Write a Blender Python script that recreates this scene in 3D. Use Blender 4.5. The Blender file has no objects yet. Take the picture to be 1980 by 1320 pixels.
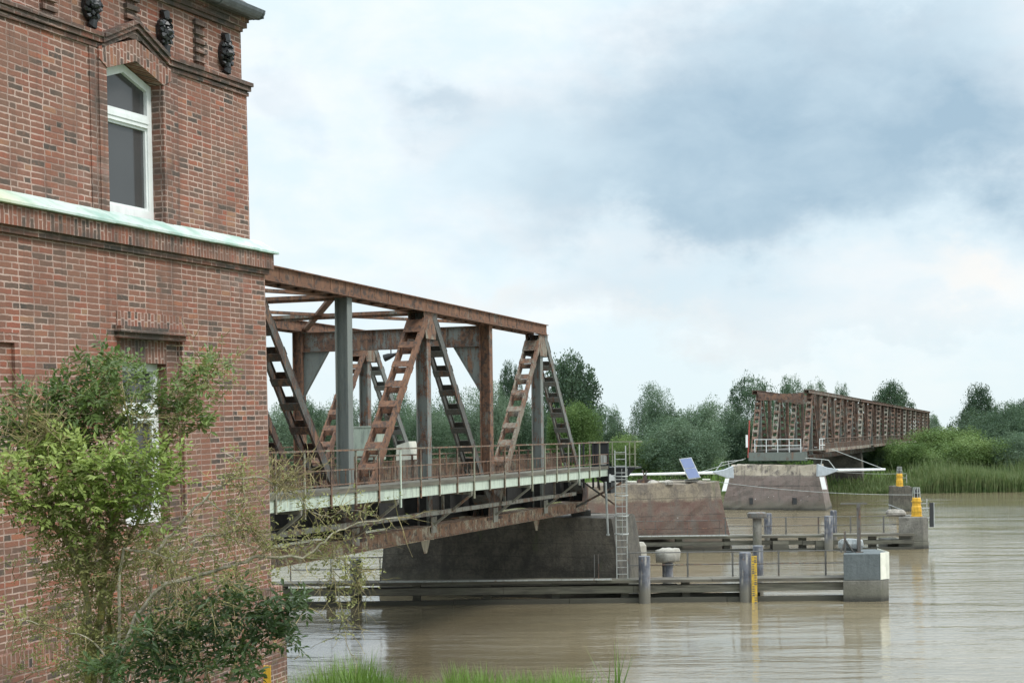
import bpy, math, random
from mathutils import Vector, Matrix
C = bpy.context.scene
COL = C.collection
rad = math.radians

# ------------------------------------------------------------------ camera, sky, sun, exposure
F, PY, ROLL, EYE = 2800.0, 842.0, 0.012, 7.4          # focal length in px of the 1980 px wide photo, horizon row, roll, eye height above the water
cam = bpy.data.cameras.new('camera')
cam.sensor_fit = 'HORIZONTAL'; cam.sensor_width = 36.0
cam.lens = 36.0 * F / 1980.0
cam.shift_x = 0.0; cam.shift_y = (PY - 660.0) / 1980.0
cam.clip_start = 0.1; cam.clip_end = 12000
co = bpy.data.objects.new('camera', cam); COL.objects.link(co)
co.matrix_world = Matrix.Translation((0, 0, EYE)) @ Matrix.Rotation(rad(90), 4, 'X') @ Matrix.Rotation(-ROLL, 4, 'Z')
C.camera = co
C.view_settings.view_transform = 'Standard'; C.view_settings.look = 'None'
C.view_settings.exposure = 0.62; C.view_settings.gamma = 1.0
C.render.engine = 'CYCLES'
C.cycles.max_bounces = 8; C.cycles.diffuse_bounces = 3; C.cycles.glossy_bounces = 3; C.cycles.transparent_max_bounces = 8
SUN_EL, SUN_AZ = rad(52), rad(118)                     # azimuth clockwise from +Y: right and a little behind the viewer
sun = bpy.data.lights.new('sun', 'SUN'); sun.energy = 1.4; sun.angle = rad(14); sun.color = (1.0, 0.95, 0.88)
so = bpy.data.objects.new('sun', sun); COL.objects.link(so)
sd = Vector((math.sin(SUN_AZ)*math.cos(SUN_EL), math.cos(SUN_AZ)*math.cos(SUN_EL), math.sin(SUN_EL)))
so.rotation_euler = sd.to_track_quat('Z', 'Y').to_euler(); so.location = sd * 50

class NT:
    """tiny helper for node arithmetic"""
    def __init__(s, tree): s.t = tree; s.L = tree.links
    def new(s, typ, **kw):
        n = s.t.nodes.new(typ)
        for k, v in kw.items(): setattr(n, k, v)
        return n
    def put(s, sock, v):
        if isinstance(v, (int, float, tuple, list)):
            if isinstance(v, (tuple, list)) and len(v) == 3 and sock.type == 'RGBA': v = (*v, 1)
            sock.default_value = v
        else: s.L.new(v, sock)
    def m(s, op, a, b=0.0, c=None):
        n = s.new('ShaderNodeMath', operation=op); s.put(n.inputs[0], a); s.put(n.inputs[1], b)
        if c is not None: s.put(n.inputs[2], c)
        return n.outputs[0]
    def add(s, *a):
        r = a[0]
        for x in a[1:]: r = s.m('ADD', r, x)
        return r
    def sub(s, a, b): return s.m('SUBTRACT', a, b)
    def mul(s, a, b): return s.m('MULTIPLY', a, b)
    def ramp(s, v, lo, hi, a=0.0, b=1.0, smooth=True):
        n = s.new('ShaderNodeMapRange', interpolation_type='SMOOTHSTEP' if smooth else 'LINEAR')
        s.put(n.inputs[0], v); s.put(n.inputs[1], lo); s.put(n.inputs[2], hi); s.put(n.inputs[3], a); s.put(n.inputs[4], b)
        return n.outputs[0]
    def mix(s, f, a, b, mode='MIX'):
        n = s.new('ShaderNodeMix', data_type='RGBA', blend_type=mode)
        s.put(n.inputs[0], f); s.put(n.inputs[6], a); s.put(n.inputs[7], b); return n.outputs[2]
    def xyz(s, x, y, z=0.0):
        n = s.new('ShaderNodeCombineXYZ'); s.put(n.inputs[0], x); s.put(n.inputs[1], y); s.put(n.inputs[2], z); return n.outputs[0]
    def sep(s, v):
        n = s.new('ShaderNodeSeparateXYZ'); s.put(n.inputs[0], v); return n.outputs
    def noise(s, vec, scale=1.0, detail=4.0, rough=0.55, dist=0.0, col=False):
        n = s.new('ShaderNodeTexNoise'); s.put(n.inputs['Vector'], vec); s.put(n.inputs['Scale'], scale)
        s.put(n.inputs['Detail'], detail); s.put(n.inputs['Roughness'], rough); s.put(n.inputs['Distortion'], dist)
        return n.outputs[1 if col else 0]
    def white(s, vec):
        n = s.new('ShaderNodeTexWhiteNoise', noise_dimensions='3D'); s.put(n.inputs['Vector'], vec); return n.outputs
    def scale(s, vec, sc):
        n = s.new('ShaderNodeVectorMath', operation='MULTIPLY'); s.put(n.inputs[0], vec); s.put(n.inputs[1], sc); return n.outputs[0]
    def vadd(s, a, b):
        n = s.new('ShaderNodeVectorMath', operation='ADD'); s.put(n.inputs[0], a); s.put(n.inputs[1], b); return n.outputs[0]
    def obj(s): return s.new('ShaderNodeTexCoord').outputs['Object']
    def pos(s): return s.new('ShaderNodeNewGeometry').outputs['Position']
    def rnd(s): return s.new('ShaderNodeObjectInfo').outputs['Random']
    def cramp(s, v, stops):
        n = s.new('ShaderNodeValToRGB'); s.put(n.inputs[0], v); e = n.color_ramp.elements
        while len(e) < len(stops): e.new(0.5)
        for i, (p, c) in enumerate(stops): e[i].position = p; e[i].color = (*c, 1)
        return n.outputs[0]

w = bpy.data.worlds.new('World'); C.world = w; w.use_nodes = True
t = NT(w.node_tree); w.node_tree.nodes.clear()
sky = t.new('ShaderNodeTexSky', sky_type='NISHITA', sun_disc=False, sun_elevation=SUN_EL, sun_rotation=SUN_AZ, air_density=1.2, dust_density=2.5)
g = t.new('ShaderNodeTexCoord').outputs['Generated']
gx, gy, gz = t.sep(g)
az = t.m('ARCTAN2', gx, gy); el = t.m('ARCSINE', gz)
sv = t.xyz(t.mul(az, 1.0), t.mul(el, 1.9), 0.37)
warp = t.noise(sv, 5.0, 5, 0.55)
warp2 = t.noise(t.xyz(t.mul(az, 1.0), t.mul(el, 1.45), 7.1), 9.0, 6, 0.6)
warpx = t.mul(t.sub(warp, 0.5), 0.26); warpy = t.mul(t.sub(warp2, 0.5), 0.17)
azw = t.add(az, warpx); elw = t.add(el, warpy)
def blob(px_, py_, wx, wy, k):
    a0 = math.atan((px_-990)/F); e0 = math.atan((PY-py_)/F)
    dx = t.m('DIVIDE', t.sub(azw, a0), wx/F); dy = t.m('DIVIDE', t.sub(elw, e0), wy/F)
    d2 = t.add(t.mul(dx, dx), t.mul(dy, dy))
    return t.mul(t.m('EXPONENT', t.mul(d2, -1.0)), k)
dark = t.add(blob(1640, 200, 430, 190, .62), blob(1880, 360, 420, 120, .50), blob(1330, 430, 330, 75, .40), blob(1280, 260, 230, 150, .30),
             blob(900, 205, 105, 62, .42), blob(1010, 330, 260, 90, .20), blob(520, 215, 70, 70, .22), blob(1250, 570, 420, 60, .26),
             blob(1750, 640, 420, 40, .16), blob(1700, 60, 340, 60, .14))
det = t.noise(t.xyz(t.mul(az, 1.0), t.mul(el, 1.55), 2.2), 15.0, 7, 0.58, .25)
gen = t.noise(t.xyz(t.mul(az, 1.0), t.mul(el, 3.2), 5.5), 3.2, 5, 0.55)
far_d = t.mul(t.ramp(t.m('ABSOLUTE', az), 0.38, 0.6), t.ramp(gen, .45, .68, 0, .55))
D = t.m('MULTIPLY', t.add(dark, far_d), t.add(0.58, t.mul(det, .82)))
D = t.ramp(D, 0.07, 0.86, 0.0, 1.0, False)
pale = t.mix(t.ramp(t.add(t.mul(gen, .6), t.mul(det, .4)), 0.42, 0.60), (0.540, 0.632, 0.680), (0.628, 0.668, 0.690))
pale = t.mix(t.ramp(el, 0.0, 0.11, 0.6, 0.0), pale, (0.565, 0.645, 0.650))
pale = t.mix(t.add(blob(1890, 565, 150, 45, .8), blob(960, 560, 120, 40, .5), blob(1300, 600, 160, 30, .4)), pale, (0.665, 0.648, 0.625))
cloud = t.mix(D, pale, (0.262, 0.365, 0.450))
zen = t.add(1.0, t.mul(t.ramp(el, 0.25, 1.0), 2.4))           # an overcast sky is brighter overhead
cl2 = t.new('ShaderNodeVectorMath', operation='SCALE'); t.put(cl2.inputs[0], cloud); t.put(cl2.inputs[3], t.mul(zen, 10.0))
bg = t.new('ShaderNodeBackground'); bg.inputs['Strength'].default_value = 0.1
t.put(bg.inputs['Color'], t.mix(0.94, sky.outputs[0], cl2.outputs[0]))
wo = t.new('ShaderNodeOutputWorld'); t.L.new(bg.outputs[0], wo.inputs[0])

# ------------------------------------------------------------------ materials
def mat(name, fn, rough=0.8, spec=0.3, metal=0.0):
    m = bpy.data.materials.new(name); m.use_nodes = True
    t = NT(m.node_tree); b = m.node_tree.nodes['Principled BSDF']
    b.inputs['Roughness'].default_value = rough; b.inputs['Specular IOR Level'].default_value = spec; b.inputs['Metallic'].default_value = metal
    r = fn(t, b)
    if r is not None: t.put(b.inputs['Base Color'], r)
    return m
def bump(t, b, h, strength=0.5, dist=0.02):
    n = t.new('ShaderNodeBump'); n.inputs['Strength'].default_value = strength; n.inputs['Distance'].default_value = dist
    t.L.new(h, n.inputs['Height']); t.L.new(n.outputs[0], b.inputs['Normal'])

def brick_fn(soldier=False, soot_shade=0.0, L=0.262, Hh=0.0775, warm=0.5):
    def fn(t, b):
        x, y, z = t.sep(t.obj())
        wob = t.noise(t.obj(), 7.0, 3, 0.6, col=True)
        wx, wy, wz = t.sep(wob)
        s0 = t.add(x, y, t.mul(t.sub(wx, .5), .04)); r0 = t.add(z, t.mul(t.sub(wz, .5), .024))
        if soldier: s0, r0 = r0, s0
        row = t.m('FLOOR', t.m('DIVIDE', r0, Hh)); fr = t.mul(t.m('FRACT', t.m('DIVIDE', r0, Hh)), Hh)
        per = L*2.5
        if soldier: off = t.mul(t.m('FLOORED_MODULO', row, 2.0), 0.4*L)
        else: off = t.add(t.mul(t.m('FLOORED_MODULO', row, 2.0), 1.0*L), t.mul(t.white(t.xyz(row, 3.0, 1.0))[0], 0.10*L))
        q = t.m('DIVIDE', t.add(s0, off), per); k = t.m('FLOOR', q); u = t.mul(t.sub(q, k), per)
        i1 = t.m('GREATER_THAN', u, L); i2 = t.m('GREATER_THAN', u, 2*L)
        idx = t.add(i1, i2, t.mul(k, 3.0)); ub = t.sub(u, t.add(t.mul(i1, L), t.mul(i2, L)))
        ln = t.sub(L, t.mul(i2, 0.5*L))
        ex = t.m('MINIMUM', ub, t.sub(ln, ub)); ez = t.m('MINIMUM', fr, t.sub(Hh, fr))
        e = t.m('MINIMUM', ex, ez)
        fine = t.noise(t.obj(), 46.0, 4, 0.65)
        jw = t.add(0.0048, t.mul(t.noise(t.obj(), 3.0, 3), 0.006))
        mort = t.ramp(t.add(e, t.mul(t.sub(fine, .5), .005)), jw, t.add(jw, .0035), 1.0, 0.0)
        rn = t.white(t.xyz(idx, row, 4.0))
        c1 = t.cramp(rn[0], [(0.0, (.060, .056, .050)), (.08, (.10, .080, .068)), (.15, (.19, .105, .078)), (.36, (.25, .112, .078)), (.58, (.27, .108, .074)), (.78, (.295, .122, .080)), (.90, (.33, .105, .068)), (.955, (.39, .135, .078)), (1.0, (.36, .205, .12))])
        tone = t.noise(t.obj(), 1.1, 5, 0.6)
        c1 = t.mix(t.ramp(fine, .32, .68, 0.0, .75), c1, t.mix(.5, c1, (.095, .062, .050)))
        c1 = t.mix(t.ramp(t.noise(t.obj(), 17.0, 4, .65), .5, .72, 0.0, .5), c1, (.32, .165, .115))
        c1 = t.mix(t.ramp(tone, .38, .68, 0.0, .50), c1, (.225, .135, .098))
        mc = t.mix(t.noise(t.obj(), 2.3, 4), (.50, .345, .285), (.58, .435, .375))
        mc = t.mix(t.ramp(t.noise(t.obj(), 1.3, 6, .68), .40, .64), mc, (.29, .195, .16))
        c = t.mix(t.mul(mort, t.ramp(t.noise(t.obj(), 5.0, 4, .6), .3, .6, .55, .95)), c1, mc)
        c = t.mix(.13, c, (.06, .045, .035))
        sk = t.noise(t.scale(t.obj(), (2.2, 2.2, .16)), 1.6, 6, .7)
        c = t.mix(t.mul(t.ramp(sk, .52, .72), t.ramp(z, -2.6, 3.0, .25, .55)), c, (.085, .062, .052))
        wt = t.noise(t.vadd(t.obj(), (4.0, 1.0, 8.0)), .8, 6, .7)
        c = t.mix(t.ramp(wt, .58, .74, 0, .30), c, (.44, .335, .295))
        # soot and algae: patches of their own, stronger on projecting bands
        st = t.noise(t.vadd(t.obj(), (3.1, 7.7, 1.9)), 1.7, 6, 0.65)
        c = t.mix(t.ramp(st, .62 - soot_shade*.34, .82 - soot_shade*.22, 0.0, .45 + soot_shade*.42), c, (.062, .056, .050))
        b.inputs['Roughness'].default_value = 0.88
        bump(t, b, t.add(t.mul(t.sub(1.0, mort), 1.0), t.mul(fine, .5)), .55, .012)
        return c
    return fn
M = {}
M['brick'] = mat('brick', brick_fn(), .9, .2)
M['brick_soot'] = mat('sooty_brick', brick_fn(soot_shade=.88), .9, .2)
M['brick_dark'] = mat('dark_brick', brick_fn(soot_shade=.58), .9, .2)
M['soldier'] = mat('soldier_brick', brick_fn(True, soot_shade=.62, L=.24, Hh=.077), .9, .2)
M['soldier_clean'] = mat('arch_brick', brick_fn(True, soot_shade=.12, L=.24, Hh=.077), .9, .2)

def steel_fn(rust, paint=(.20, .235, .225), rustc=(.215, .098, .060), dk=.76, sc=1.0):
    def fn(t, b):
        o = t.obj(); r = t.rnd(); off = t.xyz(t.mul(r, 31.0), t.mul(r, 17.0), t.mul(r, 23.0))
        p = t.vadd(o, off)
        n1 = t.noise(p, 1.3*sc, 7, .65, .4); n2 = t.noise(t.scale(p, (5.0, 5.0, .9)), 1.4*sc, 6, .65); n3 = t.noise(p, 26.0, 5, .7)
        mixv = t.add(t.mul(n1, .42), t.mul(n2, .30), t.mul(n3, .28), t.mul(t.sub(r, .5), .10))
        f = t.ramp(mixv, .60 - rust*.30, .67 - rust*.30)
        rc = t.mix(n3, t.mix(.5, rustc, (.10, .055, .045)), rustc)
        rc = t.mix(t.ramp(n2, .48, .64, 0, .7), rc, (.30, .165, .10))
        rc = t.mix(t.ramp(t.noise(p, 5.0*sc, 6, .7), .48, .60, 0, .85), rc, (.075, .060, .054))
        pc = t.mix(t.ramp(n3, .3, .7), paint, t.mix(.35, paint, (.33, .30, .25)))
        pc = t.mix(t.ramp(n2, .45, .7, 0, .6), pc, (.13, .145, .14))
        bump(t, b, t.add(n3, t.mul(f, .6)), .45, .01)
        t.put(b.inputs['Roughness'], t.ramp(f, 0, 1, .55, .9))
        return t.mix(1.0, t.mix(f, pc, rc), (dk, dk, dk*.98), 'MULTIPLY')
    return fn
M['rust'] = mat('rusted_steel', steel_fn(.66, (.20, .195, .165), (.235, .122, .076)))
M['rustpaint'] = mat('rust_over_paint', steel_fn(.52, (.265, .235, .185), (.215, .12, .082)))
M['rusttan'] = mat('tan_rusted_steel', steel_fn(.60, (.235, .20, .15), (.225, .125, .085)))
M['trough'] = mat('grey_weathered_trough', steel_fn(.25, (.25, .245, .205), (.17, .13, .10), .9))
M['greyrust'] = mat('rust_specked_grey_paint', steel_fn(.44, (.17, .185, .175), (.20, .115, .080)))
M['paint'] = mat('grey_green_painted_steel', steel_fn(.26, (.185, .21, .20)))
M['darksteel'] = mat('dark_steel', steel_fn(.45, (.065, .068, .066), (.085, .060, .050)))
M['brownsteel'] = mat('brown_weathered_steel', steel_fn(.42, (.36, .315, .225), (.26, .155, .10), .92))
M['fascia'] = mat('pale_green_steel', steel_fn(.06, (.43, .50, .42), (.20, .15, .10), 1.0))
M['railrust'] = mat('rusty_railing_steel', steel_fn(.58, (.25, .24, .175), (.215, .138, .098)))
M['fenceolive'] = mat('olive_railing_steel', steel_fn(.25, (.23, .23, .16), (.20, .14, .09), .95))
M['galv'] = mat('galvanised_steel', steel_fn(.08, (.36, .38, .37), (.24, .20, .16), 1.0), .5)
M['greyrail'] = mat('grey_railing_steel', steel_fn(.30, (.10, .10, .10), (.12, .085, .07)))
M['farrust'] = mat('far_rusted_steel', steel_fn(.62, (.20, .19, .16), (.21, .135, .105), sc=.6))
M['farpaint'] = mat('far_pale_steel', steel_fn(.50, (.30, .29, .235), (.23, .15, .115), sc=.6))
M['farpost'] = mat('far_green_steel', steel_fn(.40, (.15, .18, .165), (.17, .115, .095), sc=.6))

def concrete_fn(base, dark, red=None, band=None, joints=0.0, algae=True, spots=False):
    def fn(t, b):
        p = t.pos(); x, y, z = t.sep(p)
        n1 = t.noise(p, .55, 6, .65); n2 = t.noise(t.scale(p, (2.6, 2.6, .35)), .8, 6, .68); n3 = t.noise(p, 9.0, 6, .72); n4 = t.noise(t.vadd(p, (7, 3, 5)), 1.7, 6, .7)
        c = t.mix(t.ramp(t.add(t.mul(n1, .35), t.mul(n3, .30), t.mul(n4, .35)), .40, .60), dark, base)
        if red: c = t.mix(t.mul(t.ramp(t.add(z, t.mul(t.sub(n1, .5), 1.0), t.mul(t.sub(n4, .5), .6)), 3.05, 3.35, 1.0, .0), t.ramp(t.add(t.mul(n1, .5), t.mul(n4, .5)), .36, .58, .25, .95)), c, red)
        if band: c = t.mix(t.mul(t.ramp(t.add(z, t.mul(t.sub(n1, .5), .35)), band[0], band[0]+.12), t.ramp(n4, .36, .52)), c, band[1])
        c = t.mix(t.ramp(n2, .50, .66, 0, .75), c, dark)
        c = t.mix(t.ramp(t.noise(t.vadd(p, (2, 9, 4)), 3.4, 6, .72), .56, .70, 0, .6), c, (.045, .042, .036))
        c = t.mix(t.ramp(t.noise(t.scale(t.vadd(p, (1, 2, 3)), (1.6, 1.6, .5)), .9, 5, .6), .60, .70, 0, .45), c, (.085, .095, .05))
        if joints:
            q = t.m('FRACT', t.m('DIVIDE', z, joints)); l = t.m('MINIMUM', q, t.sub(1.0, q))
            c = t.mix(t.mul(t.ramp(l, .012, .04, .65, 0.0), t.ramp(n4, .35, .6)), c, (.04, .037, .032))
        if spots: c = t.mix(t.ramp(t.noise(t.scale(p, (1.0, 1.0, .55)), 4.6, 3, .5), .735, .765), c, (.62, .60, .56))
        if algae:   # tide line with algae
            zz = t.add(z, t.mul(t.sub(n1, .5), .5))
            c = t.mix(t.ramp(zz, .25, 1.25, .70, 0.0), c, (.105, .102, .075))
            c = t.mix(t.ramp(zz, .0, .36, .9, 0.0), c, (.032, .031, .026))
        bump(t, b, t.add(n3, t.mul(n4, .6)), .65, .05)
        return c
    return fn
M['pier_near'] = mat('dark_pier_concrete', concrete_fn((.115, .102, .080), (.050, .045, .038), joints=.62))
M['pier_mid'] = mat('reddish_pier_masonry', concrete_fn((.235, .195, .140), (.105, .088, .074), red=(.105, .060, .048), joints=1.1, spots=True))
M['pier_far'] = mat('grey_pier_concrete', concrete_fn((.250, .215, .180), (.118, .100, .088), red=(.165, .125, .11), band=(3.25, (.37, .32, .25)), joints=2.3, spots=True))
M['cap'] = mat('pale_concrete_cap', concrete_fn((.42, .40, .35), (.27, .25, .21), algae=False))
M['block'] = mat('greygreen_block_paint', concrete_fn((.115, .130, .132), (.080, .092, .094), algae=True))
M['blockbase'] = mat('block_base_concrete', concrete_fn((.19, .18, .155), (.10, .093, .08)))
M['rubble'] = mat('rubble_stone', concrete_fn((.36, .33, .285), (.17, .155, .135), algae=False))

def wood_fn(base, dark, ax=(.25, .25, 3.0)):
    def fn(t, b):
        p = t.pos(); x, y, z = t.sep(p)
        n1 = t.noise(t.scale(p, ax), 3.2, 6, .65); n2 = t.noise(p, .7, 5, .6)
        c = t.mix(t.ramp(n1, .35, .65), dark, base)
        c = t.mix(t.ramp(n2, .42, .7, 0, .6), c, (.12, .12, .085))
        c = t.mix(t.ramp(t.add(z, t.mul(t.sub(n2, .5), .35)), .10, .55, .85, 0.0), c, (.055, .052, .040))
        bump(t, b, n1, .5, .02)
        return c
    return fn
M['wood'] = mat('weathered_timber', wood_fn((.170, .158, .122), (.080, .074, .060)))
M['wood_dark'] = mat('dark_wet_timber', wood_fn((.10, .095, .075), (.048, .045, .038)))
M['plank'] = mat('walkway_planks', wood_fn((.125, .112, .088), (.07, .062, .05)))
def pile_fn(t, b):
    p = t.obj(); x, y, z = t.sep(p); r = t.rnd()
    n1 = t.noise(t.vadd(p, t.xyz(t.mul(r, 9.0), 0.0, t.mul(r, 20.0))), 2.2, 6, .65); n2 = t.noise(t.scale(p, (6, 6, .7)), 1.2, 5, .6)
    c = t.mix(t.ramp(n1, .38, .6), (.058, .062, .075), (.120, .124, .138))
    c = t.mix(t.ramp(n2, .54, .66, 0, .85), c, (.30, .28, .25))
    c = t.mix(t.ramp(t.noise(p, 5.0, 6, .7), .56, .66, 0, .8), c, (.13, .075, .05))
    c = t.mix(t.ramp(t.add(z, t.mul(n1, .7)), .75, 1.4, .85, 0.0), c, (.145, .135, .105))
    bump(t, b, n1, .4, .02); return c
M['pile'] = mat('blue_grey_steel_pile', pile_fn, .6, .4)
def plain(name, c, rough=.6, var=.18, spec=.4, metal=0.0, sc=4.0):
    def fn(t, b):
        n = t.noise(t.obj(), sc, 6, .65); n2 = t.noise(t.scale(t.obj(), (6, 6, .8)), sc*.5, 5, .6)
        d = tuple(v*(1-var*2.2) for v in c)
        bump(t, b, n, .15, .01)
        return t.mix(t.ramp(t.add(t.mul(n, .5), t.mul(n2, .5)), .35, .66), c, d)
    return mat(name, fn, rough, spec, metal)
M['white'] = plain('white_paint', (.78, .79, .77), .45, .06)
M['whitesteel'] = plain('white_painted_steel', (.74, .76, .74), .45, .10)
M['cream'] = plain('cream_white_paint', (.72, .71, .60), .55, .14, sc=1.5)
M['yellow'] = plain('yellow_paint', (.72, .40, .035), .5, .16)
M['ochre'] = plain('faded_yellow_paint', (.62, .40, .05), .6, .25)
M['soot'] = plain('sooty_dark_steel', (.030, .029, .027), .75, .25)  # dark steel blackened further, standing in for shade under the bridge deck
M['black'] = plain('black_paint', (.028, .029, .030), .55, .1)
M['zinc'] = plain('zinc_gutter', (.115, .128, .135), .45, .2, .5, .3)
M['iron'] = plain('dark_iron_casting', (.028, .028, .030), .42, .25, .5)
M['tarp'] = plain('grey_tarpaulin', (.36, .38, .375), .65, .28)
M['roof'] = plain('dark_roof_tiles', (.10, .09, .085), .7, .2)
M['hull'] = plain('grey_hull_paint', (.38, .41, .43), .5, .12)
def glass_fn(t, b):
    n = t.noise(t.obj(), 1.2, 4, .6); b.inputs['Roughness'].default_value = .09
    return t.mix(n, (.050, .049, .049), (.070, .068, .068))
M['glass'] = mat('dark_window_pane', glass_fn, .09, .5)
def solar_fn(t, b):
    n = t.noise(t.obj(), 2.0, 3, .5)
    return t.mix(n, (.115, .145, .255), (.145, .180, .30))
M['solar'] = mat('solar_cells', solar_fn, .35, .3)
def flash_fn(t, b):
    p = t.obj(); n = t.noise(p, 1.6, 6, .6); n2 = t.noise(p, 14, 5, .65)
    c = t.mix(t.ramp(n, .42, .62), (.50, .565, .52), (.30, .43, .37))
    c = t.mix(t.ramp(n2, .5, .72, 0, .55), c, (.33, .33, .27))
    return t.mix(t.ramp(t.sep(p)[0], -6.6, -5.4, .45, 0.0), c, (.55, .52, .22))
M['flash'] = mat('verdigris_flashing', flash_fn, .55, .4)

def leaf_fn(c0, c1, c2, sc=1.0, trans=.30, coord='obj'):
    def fn(t, b):
        p = t.obj() if coord == 'obj' else t.pos(); r = t.rnd()
        n = t.noise(t.vadd(p, t.xyz(t.mul(r, 13.0), t.mul(r, 7.0), 0.0)), 3.0*sc, 4, .6)
        n2 = t.noise(p, 40.0*sc, 2, .6)
        v = t.add(t.mul(n, .68), t.mul(n2, .32), t.mul(t.sub(r, .5), .16))
        c = t.cramp(v, [(.34, c0), (.50, c1), (.66, c2)])
        tr = t.new('ShaderNodeBsdfTranslucent'); t.put(tr.inputs[0], t.mix(.5, c, t.mix(.5, c, (.16, .20, .02))))
        mx = t.new('ShaderNodeMixShader'); mx.inputs[0].default_value = trans
        t.L.new(b.outputs[0], mx.inputs[1]); t.L.new(tr.outputs[0], mx.inputs[2])
        out = [n_ for n_ in t.t.nodes if n_.type == 'OUTPUT_MATERIAL'][0]; t.L.new(mx.outputs[0], out.inputs[0])
        return c
    return fn
M['leaf_willow'] = mat('willow_leaves', leaf_fn((.046, .084, .052), (.104, .162, .100), (.190, .250, .172)), .6, .25)
M['leaf_dark'] = mat('dark_tree_leaves', leaf_fn((.022, .046, .030), (.048, .085, .052), (.090, .135, .085)), .6, .25)
M['leaf_bright'] = mat('bright_bush_leaves', leaf_fn((.065, .116, .034), (.125, .192, .060), (.210, .275, .100)), .6, .25)
M['leaf_pale'] = mat('pale_tree_leaves', leaf_fn((.10, .115, .085), (.13, .145, .11), (.17, .18, .14)), .6, .25)
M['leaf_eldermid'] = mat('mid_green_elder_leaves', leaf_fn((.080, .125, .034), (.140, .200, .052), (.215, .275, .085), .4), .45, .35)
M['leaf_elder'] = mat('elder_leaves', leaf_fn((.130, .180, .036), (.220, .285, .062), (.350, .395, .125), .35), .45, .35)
M['leaf_elderdark'] = mat('dark_shrub_leaves', leaf_fn((.036, .066, .024), (.066, .108, .036), (.11, .16, .06), .5), .4, .4)
M['leaf_olive'] = mat('olive_sprout_leaves', leaf_fn((.12, .125, .045), (.20, .20, .07), (.30, .29, .11), .4), .5, .3)
M['grass'] = mat('bank_grass_blades', leaf_fn((.085, .160, .028), (.130, .225, .040), (.20, .29, .075), .3), .5, .3)
M['reed'] = mat('reed_blades', leaf_fn((.050, .088, .030), (.088, .138, .046), (.165, .190, .085), .6), .6, .25)
def bark_fn(c0, c1, c2, sc=3.0):
    def fn(t, b):
        n = t.noise(t.obj(), sc, 6, .65); n2 = t.noise(t.obj(), sc*7, 4, .6)
        bump(t, b, n2, .6, .01)
        return t.cramp(t.add(t.mul(n, .6), t.mul(n2, .4)), [(.36, c0), (.5, c1), (.62, c2)])
    return fn
M['bark'] = mat('tree_bark', bark_fn((.05, .042, .033), (.085, .072, .056), (.12, .105, .085)))
M['lichen'] = mat('lichen_bark', bark_fn((.085, .075, .052), (.20, .175, .085), (.36, .30, .09), 6.0))
M['twig'] = mat('pale_twig_bark', bark_fn((.14, .12, .085), (.30, .26, .19), (.48, .43, .34), 5.0))
M['oldtwig'] = mat('brown_twig_bark', bark_fn((.10, .082, .05), (.22, .175, .085), (.36, .295, .125), 5.0))
def ground_fn(t, b):
    p = t.pos(); n = t.noise(p, .25, 6, .6); n2 = t.noise(p, 3.0, 6, .65)
    bump(t, b, n2, .6, .05)
    z = t.sep(p)[2]
    c = t.mix(t.ramp(t.add(t.mul(n, .6), t.mul(n2, .4)), .38, .62), (.050, .085, .022), (.085, .125, .035))
    return t.mix(t.ramp(z, .3, 1.0, 1.0, 0.0), c, (.075, .062, .045))
M['ground'] = mat('meadow_ground', ground_fn, .9, .2)
def water_fn(t, b):
    p = t.pos(); x, y, z = t.sep(p)
    n = t.noise(t.scale(p, (.40, 1.5, 1)), .95, 3, .5, .3); n2 = t.noise(t.scale(p, (.7, 2.6, 1)), 2.3, 3, .5)
    big = t.noise(t.scale(p, (.30, 1.0, 1)), .085, 4, .6); sw = t.noise(t.scale(p, (.35, 1.3, 1)), .30, 3, .5)
    calm = t.ramp(big, .38, .60, .30, 1.0)
    h = t.mul(t.add(t.mul(n, .60), t.mul(n2, .24), t.mul(sw, .70)), calm)
    bump(t, b, h, .62, .15)
    b.inputs['IOR'].default_value = 2.2; b.inputs['Specular IOR Level'].default_value = .85
    return t.mix(t.ramp(t.noise(t.scale(p, (.3, 1, 1)), .12, 5, .6), .4, .62), (.160, .128, .076), (.192, .156, .098))
M['water'] = mat('silty_river_water', water_fn, .08, .5)

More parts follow.
